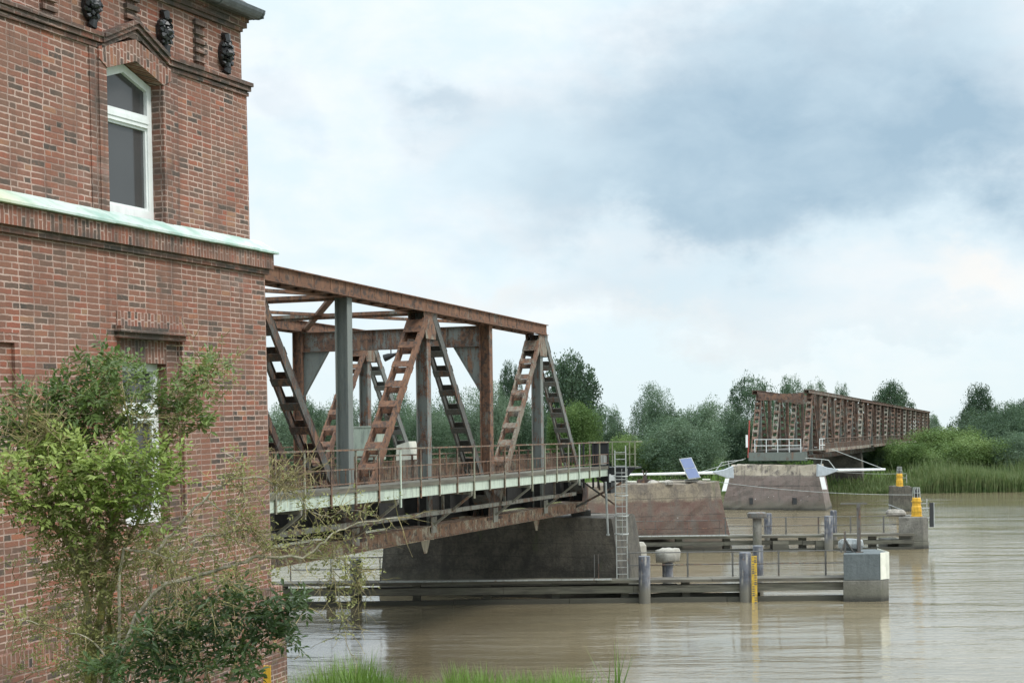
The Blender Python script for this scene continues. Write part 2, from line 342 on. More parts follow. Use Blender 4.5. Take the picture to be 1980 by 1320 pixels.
# ------------------------------------------------------------------ geometry helpers
class MB:
    def __init__(s): s.v = []; s.f = []
    def quad(s, *p): 
        i = len(s.v); s.v += [tuple(q) for q in p]; s.f.append(tuple(range(i, i+len(p))))
    def hexa(s, p):      # 8 corners: bottom ring 0-3, top ring 4-7
        i = len(s.v); s.v += [tuple(q) for q in p]
        s.f += [tuple(i+k for k in q) for q in ((3,2,1,0),(4,5,6,7),(0,1,5,4),(1,2,6,5),(2,3,7,6),(3,0,4,7))]
    def box(s, x0, x1, y0, y1, z0, z1):
        s.hexa([(x0,y0,z0),(x1,y0,z0),(x1,y1,z0),(x0,y1,z0),(x0,y0,z1),(x1,y0,z1),(x1,y1,z1),(x0,y1,z1)]); return s
    def bar(s, p, q, w, h, side=None):   # box beam from p to q; w along 'side', h across
        p, q = Vector(p), Vector(q); d = (q-p).normalized()
        a = Vector(side) if side else (Vector((0,0,1)) if abs(d.z) < .95 else Vector((1,0,0)))
        if side is None: a = d.cross(a)
        a = (a - d*a.dot(d)).normalized(); b = d.cross(a)
        a *= w/2; b *= h/2
        s.hexa([p-a-b, p+a-b, p+a+b, p-a+b, q-a-b, q+a-b, q+a+b, q-a+b]); return s
    def tube(s, pts, r, n=8, cap=True):
        pts = [Vector(p) for p in pts]; rs = r if isinstance(r, (list, tuple)) else [r]*len(pts)
        i0 = len(s.v); u = None
        for k, p in enumerate(pts):
            d = (pts[min(k+1, len(pts)-1)] - pts[max(k-1, 0)]).normalized()
            if u is None: u = d.orthogonal().normalized()
            u = (u - d*u.dot(d)).normalized(); v = d.cross(u)
            for j in range(n):
                a = 2*math.pi*j/n; s.v.append(tuple(p + u*(rs[k]*math.cos(a)) + v*(rs[k]*math.sin(a))))
        for k in range(len(pts)-1):
            for j in range(n):
                a, b = i0+k*n+j, i0+k*n+(j+1) % n; s.f.append((a, b, b+n, a+n))
        if cap:
            s.f.append(tuple(i0+j for j in range(n-1, -1, -1))); e = i0+(len(pts)-1)*n; s.f.append(tuple(e+j for j in range(n)))
        return s
    def lathe(s, prof, c=(0,0,0), n=20):
        return s.tube([(c[0], c[1], c[2]+z + (1e-5*k)) for k, (r, z) in enumerate(prof)], [max(r, .001) for r, z in prof], n)
    def prism(s, poly, fn, d0, d1):      # polygon (2-D) swept from d0 to d1; fn(u, v, d) -> point
        n = len(poly); i = len(s.v)
        s.v += [tuple(fn(u, v, d0)) for u, v in poly] + [tuple(fn(u, v, d1)) for u, v in poly]
        s.f.append(tuple(i+k for k in range(n-1, -1, -1))); s.f.append(tuple(i+n+k for k in range(n)))
        for k in range(n): s.f.append((i+k, i+(k+1) % n, i+n+(k+1) % n, i+n+k))
        return s
    def build(s, name, m, parent=None, loc=None, smooth=False, bevel=0.0, label=None):
        me = bpy.data.meshes.new(name); vs = s.v
        if loc is not None and parent is None: L = Vector(loc); vs = [tuple(Vector(v)-L) for v in vs]
        me.from_pydata(vs, [], s.f); me.update()
        import bmesh
        bm = bmesh.new(); bm.from_mesh(me); bmesh.ops.recalc_face_normals(bm, faces=bm.faces[:]); bm.to_mesh(me); bm.free()
        o = bpy.data.objects.new(name, me); COL.objects.link(o); me.materials.append(M[m] if isinstance(m, str) else m)
        if smooth: me.polygons.foreach_set('use_smooth', [True]*len(me.polygons))
        if parent is not None: o.parent = parent
        elif loc is not None: o.location = loc
        if bevel:
            b = o.modifiers.new('bevel', 'BEVEL'); b.width = bevel; b.segments = 2; b.limit_method = 'ANGLE'
        if label: o['label'] = label
        return o
def raw(name, verts, faces, m, parent=None, smooth=False):
    me = bpy.data.meshes.new(name); me.from_pydata(verts, [], faces); me.update()
    o = bpy.data.objects.new(name, me); COL.objects.link(o); me.materials.append(M[m])
    if smooth: me.polygons.foreach_set('use_smooth', [True]*len(me.polygons))
    if parent is not None: o.parent = parent
    return o
def thing(name, label, cat, loc=(0,0,0), rot=None, group=None):
    o = bpy.data.objects.new(name, None); COL.objects.link(o); o.location = loc; o.empty_display_size = .2
    if rot is not None: o.rotation_euler = rot
    tag(o, label, cat, group); return o
def tag(o, label, cat, group=None):
    o['label'] = label; o['category'] = cat
    if group: o['group'] = group
    return o
def struct(o): o['kind'] = 'structure'; return o
def stuff(o): o['kind'] = 'stuff'; return o
def at(px_, py_, z):                      # point seen at that spot of the photo at distance z: used to take measures off it
    du, dv = px_-990, py_-PY
    u = du*math.cos(ROLL)-dv*math.sin(ROLL); v = du*math.sin(ROLL)+dv*math.cos(ROLL)
    return Vector((u*z/F, z, EYE-v*z/F))

# ------------------------------------------------------------------ ground, river, far bank
def sheet(name, xs, ys, zf, m):
    v = [(x, y, zf(x, y)) for y in ys for x in xs]; n = len(xs)
    f = [(j*n+i, j*n+i+1, (j+1)*n+i+1, (j+1)*n+i) for j in range(len(ys)-1) for i in range(n-1)]
    return struct(raw(name, v, f, m, smooth=True))
def near_z(x, y):
    b = .12*math.sin(x*.9+y*.4)+.08*math.sin(x*2.1-y*1.3)
    yy = y - 0.10*abs(x)*.2
    if yy < 21: return 3.2 + b
    return 3.2 - (yy-21)*.30 + b if yy < 36 else -1.3 - (yy-36)*.05
sheet('river_bank', [-60+i*1.5 for i in range(81)], [-25+i*1.25 for i in range(54)], near_z, 'ground')
sheet('river', [-900, -300, -100, -40, 0, 40, 100, 200, 400, 900], [22, 40, 60, 80, 100, 130, 160, 185], lambda x, y: 0.0, 'water')
def far_z(x, y):
    b = .15*math.sin(x*.31)+.12*math.sin(x*.83+y*.2)
    if y < 183: return -1.0 + (y-172)/11*2.2 + b*.5
    return 1.2 + min(2.2, (y-183)*.02) + b
sheet('far_bank', [-1200, -600, -300]+[-150+i*5 for i in range(81)]+[400, 700, 1300], [172, 175, 178, 181, 184, 190, 200, 215, 240, 300, 500, 1200, 4500], far_z, 'ground')

# ------------------------------------------------------------------ brick house (leans a little along its wall)
Aax = Vector((986, 2800, 62)).normalized(); Nax = Vector((Aax.y, -Aax.x, 0)).normalized(); Bax = Aax.cross(Vector((0,0,1)))
Bax = Nax.cross(Aax); Bax = Bax if Bax.z > 0 else -Bax
HC = Vector((-3.819, 22.7, 7.381))
house = thing('brick_house', 'two storey red brick house with pointed arch window and stone rosettes, close on the left', 'house')
house.matrix_world = Matrix(((Aax.x, -Nax.x, Bax.x, HC.x), (Aax.y, -Nax.y, Bax.y, HC.y), (Aax.z, -Nax.z, Bax.z, HC.z), (0, 0, 0, 1)))
def hp(a, b, n): return (a, -n, b + 0.014*(a+3.4)*max(0.0, b-3.0))
def hbox(mb, a0, a1, b0, b1, n0, n1, seg=1):
    for i in range(seg):
        x0, x1 = a0+(a1-a0)*i/seg, a0+(a1-a0)*(i+1)/seg
        mb.hexa([hp(x0,b0,n0), hp(x1,b0,n0), hp(x1,b0,n1), hp(x0,b0,n1), hp(x0,b1,n0), hp(x1,b1,n0), hp(x1,b1,n1), hp(x0,b1,n1)])
    return mb
def hprism(mb, poly, n0, n1): return mb.prism(poly, hp, n0, n1)
AL = -11.0; DEP = 7.0; U = -.165
# lower wall with the recess of the lower window
RA0, RA1, RB0, RB1 = -3.98, -2.42, -1.16, 1.50
m = MB(); hbox(m, AL, RA0, -2.30, 2.66, -.45, 0); hbox(m, RA1, 0, -2.30, 2.66, -.45, 0); hbox(m, RA0, RA1, -2.30, RB0, -.45, 0); hbox(m, RA0, RA1, RB1, 2.66, -.45, 0)
hbox(m, -.45, 0, -2.3, 2.66, -DEP, -.45)
m.build('lower_wall', 'brick', house)
m = MB()   # jambs set back in the recess, with the straight lintel
IA0, IA1, IB1 = -3.76, -2.70, 1.13
hbox(m, RA0, IA0, RB0, RB1, -.42, -.075); hbox(m, IA1, RA1, RB0, RB1, -.42, -.075); m.build('window_jamb', 'brick_dark', house)
m = MB(); hbox(m, IA0, IA1, IB1, RB1, -.42, -.072); m.build('lintel', 'soldier', house)
m = MB(); hbox(m, IA0, IA1, RB0, -1.06, -.42, .035); m.build('window_sill', 'brick_soot', house)
m = MB(); hbox(m, -4.04, -2.36, 1.52, 1.60, -.02, .115); hbox(m, -4.0, -2.40, 1.445, 1.52, -.06, .055); m.build('window_hood', 'brick_soot', house)
m = MB(); hbox(m, -3.98, -2.42, 1.60, 1.80, -.02, .022); m.build('relieving_course', 'soldier_clean', house)
# niche by the left edge of the photo, of which one reveal shows
m = MB(); hbox(m, -6.08, -6.0, .55, 1.42, -.02, .05); hbox(m, -7.4, -6.08, 1.30, 1.42, -.02, .05); m.build('corbel', 'brick_dark', house)
def window(name, a0, a1, b0, b1, n, tb0, tb1, apex=None, fw=.105):
    m = MB(); d0, d1 = n-.09, n
    top = [(a0, b1), (a1, b1)] if apex is None else None
    hbox(m, a0, a0+fw, b0, b1, d0, d1); hbox(m, a1-fw, a1, b0, b1, d0, d1); hbox(m, a0+fw, a1-fw, b0, b0+fw*1.5, d0, d1)
    hbox(m, a0+fw, a1-fw, tb0, tb1, d0, d1+.012); hbox(m, a0+fw, a1-fw, tb0+.055, tb1-.05, d1+.012, d1+.026)
    if apex is None: hbox(m, a0+fw, a1-fw, b1-fw, b1, d0, d1)
    else:
        c = (a0+a1)/2
        hprism(m, [(a0, b1), (c, apex), (c, apex-fw*1.05), (a0, b1-fw*1.05)], d0, d1-.002); hprism(m, [(c, apex), (a1, b1), (a1, b1-fw*1.05), (c, apex-fw*1.05)], d0, d1-.002)
    fr = m.build('window', 'white', house)
    m = MB(); s = fw*.8; i = .035   # opening sashes inside the frame
    hbox(m, a0+fw, a0+fw+i, b0+fw*1.5, tb0, d0+.01, d1-.02); hbox(m, a1-fw-i, a1-fw, b0+fw*1.5, tb0, d0+.01, d1-.02); hbox(m, a0+fw, a1-fw, tb0-i, tb0, d0+.01, d1-.018); hbox(m, a0+fw, a1-fw, b0+fw*1.5, b0+fw*1.5+i, d0+.01, d1-.018)
    m.build('sash', 'white', fr)
    m = MB(); hbox(m, a0+fw+.002, a1-fw-.002, b0+fw, tb0+.02, d0+.02, d0+.035); m.build('pane', 'glass', fr)
    m = MB()
    if apex is None: hbox(m, a0+fw, a1-fw, tb1-.02, b1-fw, d0+.02, d0+.035)
    else: c = (a0+a1)/2; hprism(m, [(a0+fw*.5, tb1-.02), (a1-fw*.5, tb1-.02), (a1-fw*.5, b1-fw*.6), (c, apex-fw*.6), (a0+fw*.5, b1-fw*.6)], d0+.02, d0+.035)
    m.build('pane', 'glass', fr)
    return fr
window('window', IA0, IA1, -1.06, IB1, -.23, .355, .60)
m = MB(); hbox(m, -3.6, -2.9, -.93, .3, -.75, -.70); m.build('curtain', 'cream', house)
# plinth
m = MB(); hbox(m, AL, .19, -5.2, -2.52, -.45, .14); hbox(m, -.45, .19, -5.2, -2.52, -DEP, -.45); m.build('plinth', 'brick_dark', house)
m = MB(); hbox(m, AL, .165, -2.52, -2.30, -.45, .11); hbox(m, -.45, .165, -2.52, -2.30, -DEP, -.45); m.build('plinth_course', 'soldier', house)
# storey cornice: dark course, soldier course, copper flashing
m = MB(); hbox(m, AL, .05, 2.58, 2.665, .001, .055); m.build('dark_course', 'brick_soot', house)
m = MB(); hbox(m, AL, .10, 2.665, 2.895, -.3, .11); hbox(m, -.3, .10, 2.665, 2.895, -DEP, -.3); m.build('soldier_course', 'soldier', house)
m = MB(); random.seed(5)
prof = [(-.10, 3.12), (-.13, 3.12), (.17, 2.935), (.17, 2.905), (.155, 2.898), (-.10, 2.91)]
xs = [AL + i*.62 for i in range(18)] + [.17]
for i in range(len(xs)-1):
    dz = random.uniform(-.004, .004)
    pa = [hp(xs[i]+.002, b+dz, n if n > 0 else U+.005) for n, b in prof]; pb = [hp(xs[i+1]+.0025, b+dz+random.uniform(-.003,.003), n if n > 0 else U+.005) for n, b in prof]
    k = len(m.v); m.v += pa+pb; q = len(prof)
    m.f += [tuple(k+j for j in range(q)), tuple(k+q+j for j in range(q-1, -1, -1))] + [(k+j, k+(j+1) % q, k+q+(j+1) % q, k+q+j) for j in range(q)]
hbox(m, -.2, .17, 2.898, 2.93, -DEP, U); m.build('flashing', 'flash', house)
# upper wall with its pointed opening
OA0, OA1, OC, OS, OT, OB = -3.87, -2.55, -3.21, 5.0, 5.21, 3.08
TOP = 6.36
m = MB(); hbox(m, AL, OA0-.34, 2.91, 5.30, U-.4, U, 4); hbox(m, OA1+.41, -.15, 2.91, 5.30, U-.4, U, 2)
hbox(m, AL, OA0-.34, 5.30, TOP, U-.4, U-.012, 4); hbox(m, OA1+.41, -.27, 5.30, TOP, U-.4, U-.012, 2)
hprism(m, [(OA0-.34, 5.24), (OC, 5.52), (OA1+.41, 5.24), (OA1+.41, TOP), (OA0-.34, TOP)], U-.4, U-.014)
hbox(m, OA0-.34, OA1+.41, 2.91, OB, U-.4, U); hbox(m, -.55, -.15, 2.91, 5.3, -DEP, U-.4); hbox(m, -.6, -.27, 5.3, TOP, -DEP, U-.4)
m.build('upper_wall', 'brick', house)
m = MB(); hbox(m, OA0-.34, OA0-.001, OB, 5.24, U-.4, U+.018); hbox(m, OA0-.17, OA0, OB, 5.10, U-.4, U+.036); m.build('window_jamb', 'brick_dark', house)
m = MB(); hbox(m, OA1+.001, OA1+.41, OB, 5.24, U-.4, U+.018); hbox(m, OA1, OA1+.20, OB, 5.10, U-.4, U+.036); m.build('window_jamb', 'brick_dark', house)
m = MB()
hprism(m, [(OA0, OS), (OC, OT), (OC, 5.50), (OA0-.17, 5.25), (OA0-.17, 5.09)], U-.4, U+.05); hprism(m, [(OC, OT), (OA1, OS), (OA1+.20, 5.09), (OA1+.20, 5.25), (OC, 5.50)], U-.4, U+.05)
m.build('arch', 'soldier_clean', house)
window('window', OA0+.02, OA1-.0, OB+.02, OS-.015, U-.16, 4.40, 4.57, OT-.02)
m = MB(); hbox(m, OA0+.1, OA1-.1, OB+.1, OS, U-.62, U-.6); m.build('curtain', 'tarp', house)
# string course that climbs over the window as a hood
def string(b0, b1, n, aend):
    m = MB(); L0, R0, AP = -3.98, -2.44, .335
    hbox(m, AL, L0, b0, b1, U-.3, n, 4); hbox(m, R0, aend, b0, b1, U-.3, n, 2)
    hprism(m, [(L0, b0), (OC, b0+AP), (OC, b1+AP), (L0, b1)], U-.3, n+.02); hprism(m, [(OC, b0+AP), (R0, b0), (R0, b1), (OC, b1+AP)], U-.3, n+.02)
    hbox(m, aend-.3, aend, b0, b1, -DEP, U-.3)
    return m
string(5.235, 5.29, U+.03, -.13).build('string_course', 'brick_soot', house)
string(5.305, 5.37, U+.065, -.115).build('string_course', 'brick_soot', house)
string(5.375, 5.43, U+.095, -.09).build('string_course', 'brick_soot', house)
# toothed brick strips and cast rosettes in the frieze
for ac in (-5.02, -3.23, -1.51):
    m = MB()
    for k in range(5): hbox(m, ac-.15, ac+.15, 5.50+k*.13, 5.565+k*.13, U-.05, U+.045)
    hbox(m, ac-.10, ac+.10, 5.46, 6.12, U-.05, U-.004); m.build('toothed_strip', 'brick_soot', house)
for j, ac in enumerate((-5.95, -4.18, -2.476, -.823)):
    random.seed(40+j); m = MB(); cb = 5.74
    hprism(m, [(ac+.15*math.cos(a)*.95, cb+.19*math.sin(a)) for a in [i*math.pi/8 for i in range(16)]], U-.05, U+.05)
    for k in range(26):
        a = k*2.39996; q = math.sqrt((k+.5)/26); r0 = random.uniform(.035, .065)
        x, z = ac+.165*q*math.cos(a), cb+.215*q*math.sin(a); n = U+.05+.07*(1-q*.8)
        d = Vector((math.cos(a)*random.uniform(.3, 1), random.uniform(-.9, .2), math.sin(a)*random.uniform(.3, 1)))*random.uniform(.05, .085)
        P = Vector(hp(x, z, n)); m.tube([P-d*.5, P, P+d*.6], [r0*.5, r0, r0*.25], 5)
    m.tube([hp(ac, cb, U+.04), hp(ac, cb, U+.13), hp(ac, cb, U+.175)], [.085, .06, .02], 7)
    for zz in (.25, -.25): m.tube([hp(ac, cb+zz*1.15, U-.02), hp(ac, cb+zz, U+.06), hp(ac, cb+zz*.72, U+.07)], [.035, .07, .055], 6)
    m.build('rosette', 'iron', house)
# eaves: corbel, gutter, roof
m = MB(); hbox(m, AL, -.29, 6.16, 6.22, U-.2, U+.04, 4); hbox(m, AL, -.22, 6.22, 6.30, U-.2, U+.075, 4); hbox(m, AL, -.2, 6.30, TOP, U-.2, U+.10, 4); m.build('eaves_course', 'brick_soot', house)
m = MB(); gp = [(U+.115+.12*(1-math.cos(i*math.pi/8))-.0, 6.47-.125*math.sin(i*math.pi/8)) for i in range(9)]
inn = [(n, b+.012) for n, b in gp[::-1]]; inn = [(U+.1275+.1075*(1-math.cos(i*math.pi/8)), 6.47-.1125*math.sin(i*math.pi/8)) for i in range(8, -1, -1)]
prof = gp+inn; xs = [AL, -8.6, -6.1, -3.6, -1.35, -.14]
for i in range(len(xs)-1):
    e = .004*(i % 2)
    pa = [hp(xs[i], b, n) for n, b in prof]; pb = [hp(xs[i+1], b, n) for n, b in prof]; k = len(m.v); q = len(prof); m.v += pa+pb
    m.f += [tuple(k+j for j in range(q)), tuple(k+q+j for j in range(q-1, -1, -1))] + [(k+j, k+(j+1) % q, k+q+(j+1) % q, k+q+j) for j in range(q)]
for a in xs[1:-1] + [-.16]:
    m.prism([(n+(.006 if i < 9 else 0)*(1 if n > U+.2 else -1), b-(.006 if i < 9 else 0)) for i, (n, b) in enumerate(prof)], lambda n, b, d: hp(d, b, n), a-.018, a+.018)
hprism(m, [(-.16, 6.47), (-.14, 6.47), (-.14, 6.35), (-.16, 6.35)], U+.14, U+.33)
m.build('gutter', 'zinc', house)
m = MB(); m.prism([(U+.20, 6.475), (U+.20, 6.50), (-DEP/2, 8.9), (-DEP/2, 8.85)], lambda n, b, d: hp(d, b, n), AL, -.10); m.prism([(-DEP-.2, 6.475), (-DEP-.2, 6.5), (-DEP/2-.01, 8.9), (-DEP/2-.01, 8.85)], lambda n, b, d: hp(d, b, n), AL, -.10)
hbox(m, AL, -.12, TOP, 6.44, -DEP, U+.19, 4); m.build('roof', 'roof', house)
m = MB(); hbox(m, AL, AL+.3, -5.2, TOP, -DEP, -.46); hbox(m, AL+.3, -.46, -5.2, TOP, -DEP-.02, -DEP+.3); m.build('rear_wall', 'brick', house)

# ------------------------------------------------------------------ steel truss bridges
TH = math.atan(997/F)
Dd = Vector((math.sin(TH), math.cos(TH), 0)); Pp = Vector((-math.cos(TH), math.sin(TH), 0))
def frame(name, label, cat, org, group=None):
    o = thing(name, label, cat, group=group)
    o.matrix_world = Matrix(((Dd.x, Pp.x, 0, org[0]), (Dd.y, Pp.y, 0, org[1]), (0, 0, 1, org[2] if len(org) > 2 else 0), (0, 0, 0, 1)))
    return o
def lattice(p0, p1, y, half, depth, step, batt, parent, m, name='diagonal'):
    """built-up diagonal: two webs joined by batten plates, ladder-like; p = (s, z)"""
    p0, p1 = Vector((p0[0], 0, p0[1])), Vector((p1[0], 0, p1[1])); d = (p1-p0); L = d.length; d.normalize()
    nrm = Vector((-d.z, 0, d.x)); mb = MB(); Y = Vector((0, y, 0))
    for sg in (-1, 1):
        a = Y+Vector((0, sg*half, 0)); mb.bar(p0+a, p1+a, .03, depth, (0, 1, 0))
        for e in (-1, 1):   # flange angles
            mb.bar(p0+a+nrm*(e*(depth/2+.012))-Vector((0, sg*.02, 0)), p1+a+nrm*(e*(depth/2+.012))-Vector((0, sg*.02, 0)), .075, .022, (0, 1, 0))
    n = int((L-.6)/step); t0 = (L-n*step)/2
    for e in (-1, 1):
        for k in range(n+1):
            c = p0+d*(t0+k*step)+Y+nrm*(e*(depth/2+.032))
            ln = batt if 0 < k < n else batt*2.2
            mb.bar(c-d*ln/2, c+d*ln/2, half*2+.06, .016, (0, 1, 0))
    return mb.build(name, m, parent)
def hpost(s, y, z0, z1, w, d, parent, m, turn=False):
    mb = MB()
    mb.box(s-d/2, s+d/2, y-w/2, y-w/2+.025, z0, z1); mb.box(s-d/2, s+d/2, y+w/2-.025, y+w/2, z0, z1); mb.box(s-.012, s+.012, y-w/2+.025, y+w/2-.025, z0, z1)
    for e in (-1, 1): mb.box(s+e*.10-.006, s+e*.10+.006, y-w/2+.025, y-w/2+.11, z0, z1)
    return mb.build('post', m, parent)
def chord(s0, s1, y, z0, z1, w, parent, m, name, plate=.09, rivets=True):
    mb = MB(); mb.box(s0, s1, y-w/2, y-w/2+.03, z0, z1); mb.box(s0, s1, y+w/2-.03, y+w/2, z0, z1)
    mb.box(s0-.01, s1+.01, y-w/2-plate, y+w/2+plate, z1-.002, z1+.028)
    mb.box(s0, s1, y-w/2+.03, y+w/2-.03, z1-.05, z1-.004)
    for sg in (-1, 1):
        mb.box(s0, s1, y+sg*(w/2+.045)-.05, y+sg*(w/2+.045)+.05, z0-.004, z0+.016)
        mb.box(s0, s1, y+sg*(w/2+.008)-.008, y+sg*(w/2+.008)+.008, z0+.016, z0+.10)
    k = s0+.5
    while k < s1:
        mb.box(k-.12, k+.12, y-w/2+.03, y+w/2-.03, z0+.005, z0+.02)
        mb.box(k-.02, k+.02, y-w/2-.012, y-w/2, z0+.10, z1-.01); k += 1.03
    return mb.build(name, m, parent)

bridge = frame('truss_bridge', 'rusty steel truss bridge with side footway reaching over the river from behind the brick house', 'bridge', (1.097, 61.5))
BAY = 6.15; W = 8.05; ZT, ZB = 12.1, 3.9; SN = -6*BAY
nodes = [-BAY*k for k in range(7)]
for y in (0, W):
    near = (y == 0)
    chord(SN-1, .45, y, ZT-.44, ZT-.03, .60, bridge, 'rust', 'top_chord')
    chord(SN-1, BAY+.25, y, ZB, ZB+.42, .56, bridge, 'brownsteel', 'bottom_chord', .05)
    for k in range(7):
        hpost(nodes[k], y, ZB+.42, ZT-.44, .42, .34, bridge, 'rust' if (near and k == 1) or (not near and k == 1) else 'paint')
    for k in range(0, 7, 2):
        m_l = 'rust' if near and k in (2,) else 'rusttan'
        lattice((nodes[k]-BAY+.18, ZB+.6), (nodes[k]-.26, ZT-.5), y, .29, .26, .86, .26, bridge, m_l)
        lattice((nodes[k]+BAY-.18, ZB+.6), (nodes[k]+.26, ZT-.5), y, .29, .26, .86, .26, bridge, 'darksteel' if k else 'greyrust')
        mb = MB()
        for sg in (-1, 1): mb.prism([(nodes[k]-.62, ZT-.44), (nodes[k]+.62, ZT-.44), (nodes[k]+.42, ZT-1.35), (nodes[k]-.42, ZT-1.35)], lambda u, v, d: (u, d, v), y+sg*.292-.008, y+sg*.292+.008)
        mb.build('gusset_plate', 'rusttan', bridge)
    for k in (-1, 1, 3, 5):
        mb = MB(); s = -BAY*k
        for sg in (-1, 1): mb.prism([(s-.85, ZB+.3), (s+.85 if k > 0 else s+.2, ZB+.3), (s+.5 if k > 0 else s+.2, ZB+1.25), (s-.5, ZB+1.25)], lambda u, v, d: (u, d, v), y+sg*.30-.008, y+sg*.30+.008)
        mb.build('gusset_plate', 'darksteel', bridge)
# portal frames: deep cross beams with big triangular knees at posts 1, 3, 5, light cross struts between, lattice wind bracing
for k in (1, 5):
    s = nodes[k]; mb = MB(); mb.box(s-.012, s+.012, .21, W-.21, ZT-1.23, ZT-.46); mb.box(s-.15, s+.15, .21, W-.21, ZT-1.25, ZT-1.23); mb.box(s-.15, s+.15, .21, W-.21, ZT-.48, ZT-.46)
    for yy in (1.6, 3.2, 4.8, 6.4): mb.box(s-.10, s+.10, yy-.01, yy+.01, ZT-1.23, ZT-.48)
    mb.build('cross_beam', 'greyrust', bridge)
    for y0, sg in ((.21, 1), (W-.21, -1)):
        mb = MB(); mb.prism([(y0, ZT-1.25), (y0+sg*1.1, ZT-1.25), (y0+sg*.0, ZT-3.0)], lambda u, v, d: (d, u, v), s-.011, s+.011)
        mb.bar((s, y0+sg*1.1, ZT-1.25), (s, y0, ZT-3.02), .20, .02, (1, 0, 0)); mb.build('knee_plate', 'paint', bridge)
for k in (2, 3, 4, 6):
    s = nodes[k]; mb = MB(); mb.box(s-.09, s+.09, .3, W-.3, ZT-.44, ZT-.32); mb.box(s-.012, s+.012, .3, W-.3, ZT-.52, ZT-.44); mb.build('cross_beam', 'rust', bridge)
for k in range(1, 6):
    s0, s1 = nodes[k], nodes[k+1]; mb = MB(); half = W/2
    a, b = ((0.3, half), (W-.3, half)) if k % 2 else ((half, .3), (half, W-.3))
    for (ya, yb) in (a, b): mb.bar((s0, ya, ZT-.34), (s1, yb, ZT-.34), .22, .10)
    mb.build('wind_bracing', 'rust', bridge)
# floor: cross girders, stringers, sleepers, rails
mb = MB()
for k in range(-1, 7):
    s = -BAY*k if k >= 0 else BAY-.2
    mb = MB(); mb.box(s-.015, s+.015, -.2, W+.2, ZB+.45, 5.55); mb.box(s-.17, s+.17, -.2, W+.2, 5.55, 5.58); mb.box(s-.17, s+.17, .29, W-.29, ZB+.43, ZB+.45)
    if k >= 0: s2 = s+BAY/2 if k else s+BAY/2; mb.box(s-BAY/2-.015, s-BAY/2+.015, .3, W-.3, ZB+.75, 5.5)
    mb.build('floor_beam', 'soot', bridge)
mb = MB()
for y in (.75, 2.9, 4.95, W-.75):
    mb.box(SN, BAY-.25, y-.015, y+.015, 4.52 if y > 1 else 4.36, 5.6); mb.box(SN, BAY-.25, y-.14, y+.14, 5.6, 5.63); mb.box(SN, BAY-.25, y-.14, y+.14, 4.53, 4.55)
mb.build('stringer', 'soot', bridge)  # stringers and floor beams: under-deck shade put into their near-black colour
mb = MB(); s = SN+.3
while s < BAY-.4: mb.box(s, s+.26, 2.55, 5.3, 5.64, 5.86); s += .62
for y in (3.2, 4.65): mb.box(SN, BAY-.3, y-.035, y+.035, 5.86, 6.02)
mb.build('track', 'brownsteel', bridge)
mb = MB(); mb.box(SN, BAY-.4, .5, 2.5, 5.70, 5.74); mb.box(SN, BAY-.4, 5.35, W-.5, 5.70, 5.74); mb.build('deck_plate', 'darksteel', bridge)
# inner railing along the track (dense rusty bars)
def barrail(name, m, y, s0, s1, z0, z1, post, step, rail=.03, baluster=.011, mids=(), postr=.03, parent=bridge):
    mb = MB(); mb.bar((s0, y, z1), (s1, y, z1), rail*2, rail*1.6)
    for mz in mids: mb.bar((s0, y, mz), (s1, y, mz), .035, .03)
    n = int(abs(s1-s0)/post+.5)
    for k in range(n+1): 
        s = s0+(s1-s0)*k/n; mb.box(s-postr, s+postr, y-postr, y+postr, z0, z1)
    if step:
        n = int(abs(s1-s0)/step); hi = mids[0] if mids else z1
        for k in range(n): 
            s = s0+(s1-s0)*(k+.5)/n; mb.box(s-baluster, s+baluster, y-baluster, y+baluster, z0+.06, hi)
        mb.bar((s0, y, z0+.07), (s1, y, z0+.07), .03, .03)
    return mb.build(name, m, parent)
barrail('inner_railing', 'railrust', .52, SN, BAY-1.3, 5.75, 6.78, 1.54, .105, .03, .014, (6.60,))
barrail('far_railing', 'railrust', W+1.7, SN, BAY-1.3, 5.9, 7.03, 1.54, 0, .03, .011, (6.45,))
# footway on brackets
Y0, Y1, SE = -.36, -1.75, 4.55
mb = MB(); mb.box(SN, SE, Y1-.02, Y0, 5.88, 5.95)
mb.box(SN, SE, Y1-.055, Y1+.10, 5.86, 5.99); mb.build('footway', 'plank', bridge)
mb = MB(); mb.box(SN, SE, Y1-.012, Y1+.0, 5.54, 5.855); mb.box(SN, SE, Y1, Y1+.10, 5.54, 5.56); mb.build('fascia', 'fascia', bridge)
mb = MB(); mb.box(SN, SE, W+.36, W+1.75, 5.88, 5.95); mb.box(SN, SE, W+1.75, W+1.77, 5.54, 5.855); mb.build('footway', 'plank', bridge)
n = int((SE-SN)/(BAY/4))
for k in range(n+1):
    s = -BAY*6 + k*BAY/4+.08; main = (k % 4 == 0)
    if s > SE: break
    mb = MB(); mb.box(s-.035, s+.035, Y1-.072, Y1-.056, 5.28 if main else 5.50, 7.03); mb.box(s-.012, s+.012, Y1-.056, Y1-.014, 5.28 if main else 5.50, 5.86); mb.box(s+.02, s+.035, Y1-.056, Y1-.012, 5.86, 7.03)
    mb.build('railing_post', ('fenceolive' if k % 3 else 'fascia') if main else ('railrust' if s < -7 else 'fenceolive'), bridge)
mb = MB(); mb.box(SN, SE+.06, Y1-.10, Y1-.035, 7.03, 7.075); mb.build('hand_rail', 'railrust', bridge)
mb = MB(); mb.box(SN, SE, Y1-.056, Y1-.03, 6.50, 6.535); mb.box(SN, SE, Y1-.056, Y1-.03, 6.10, 6.135)
k = SN+.2
while k < SE: mb.box(k-.008, k+.008, Y1-.05, Y1-.034, 6.12, 6.53); k += .385
mb.build('infill_rail', 'railrust', bridge)
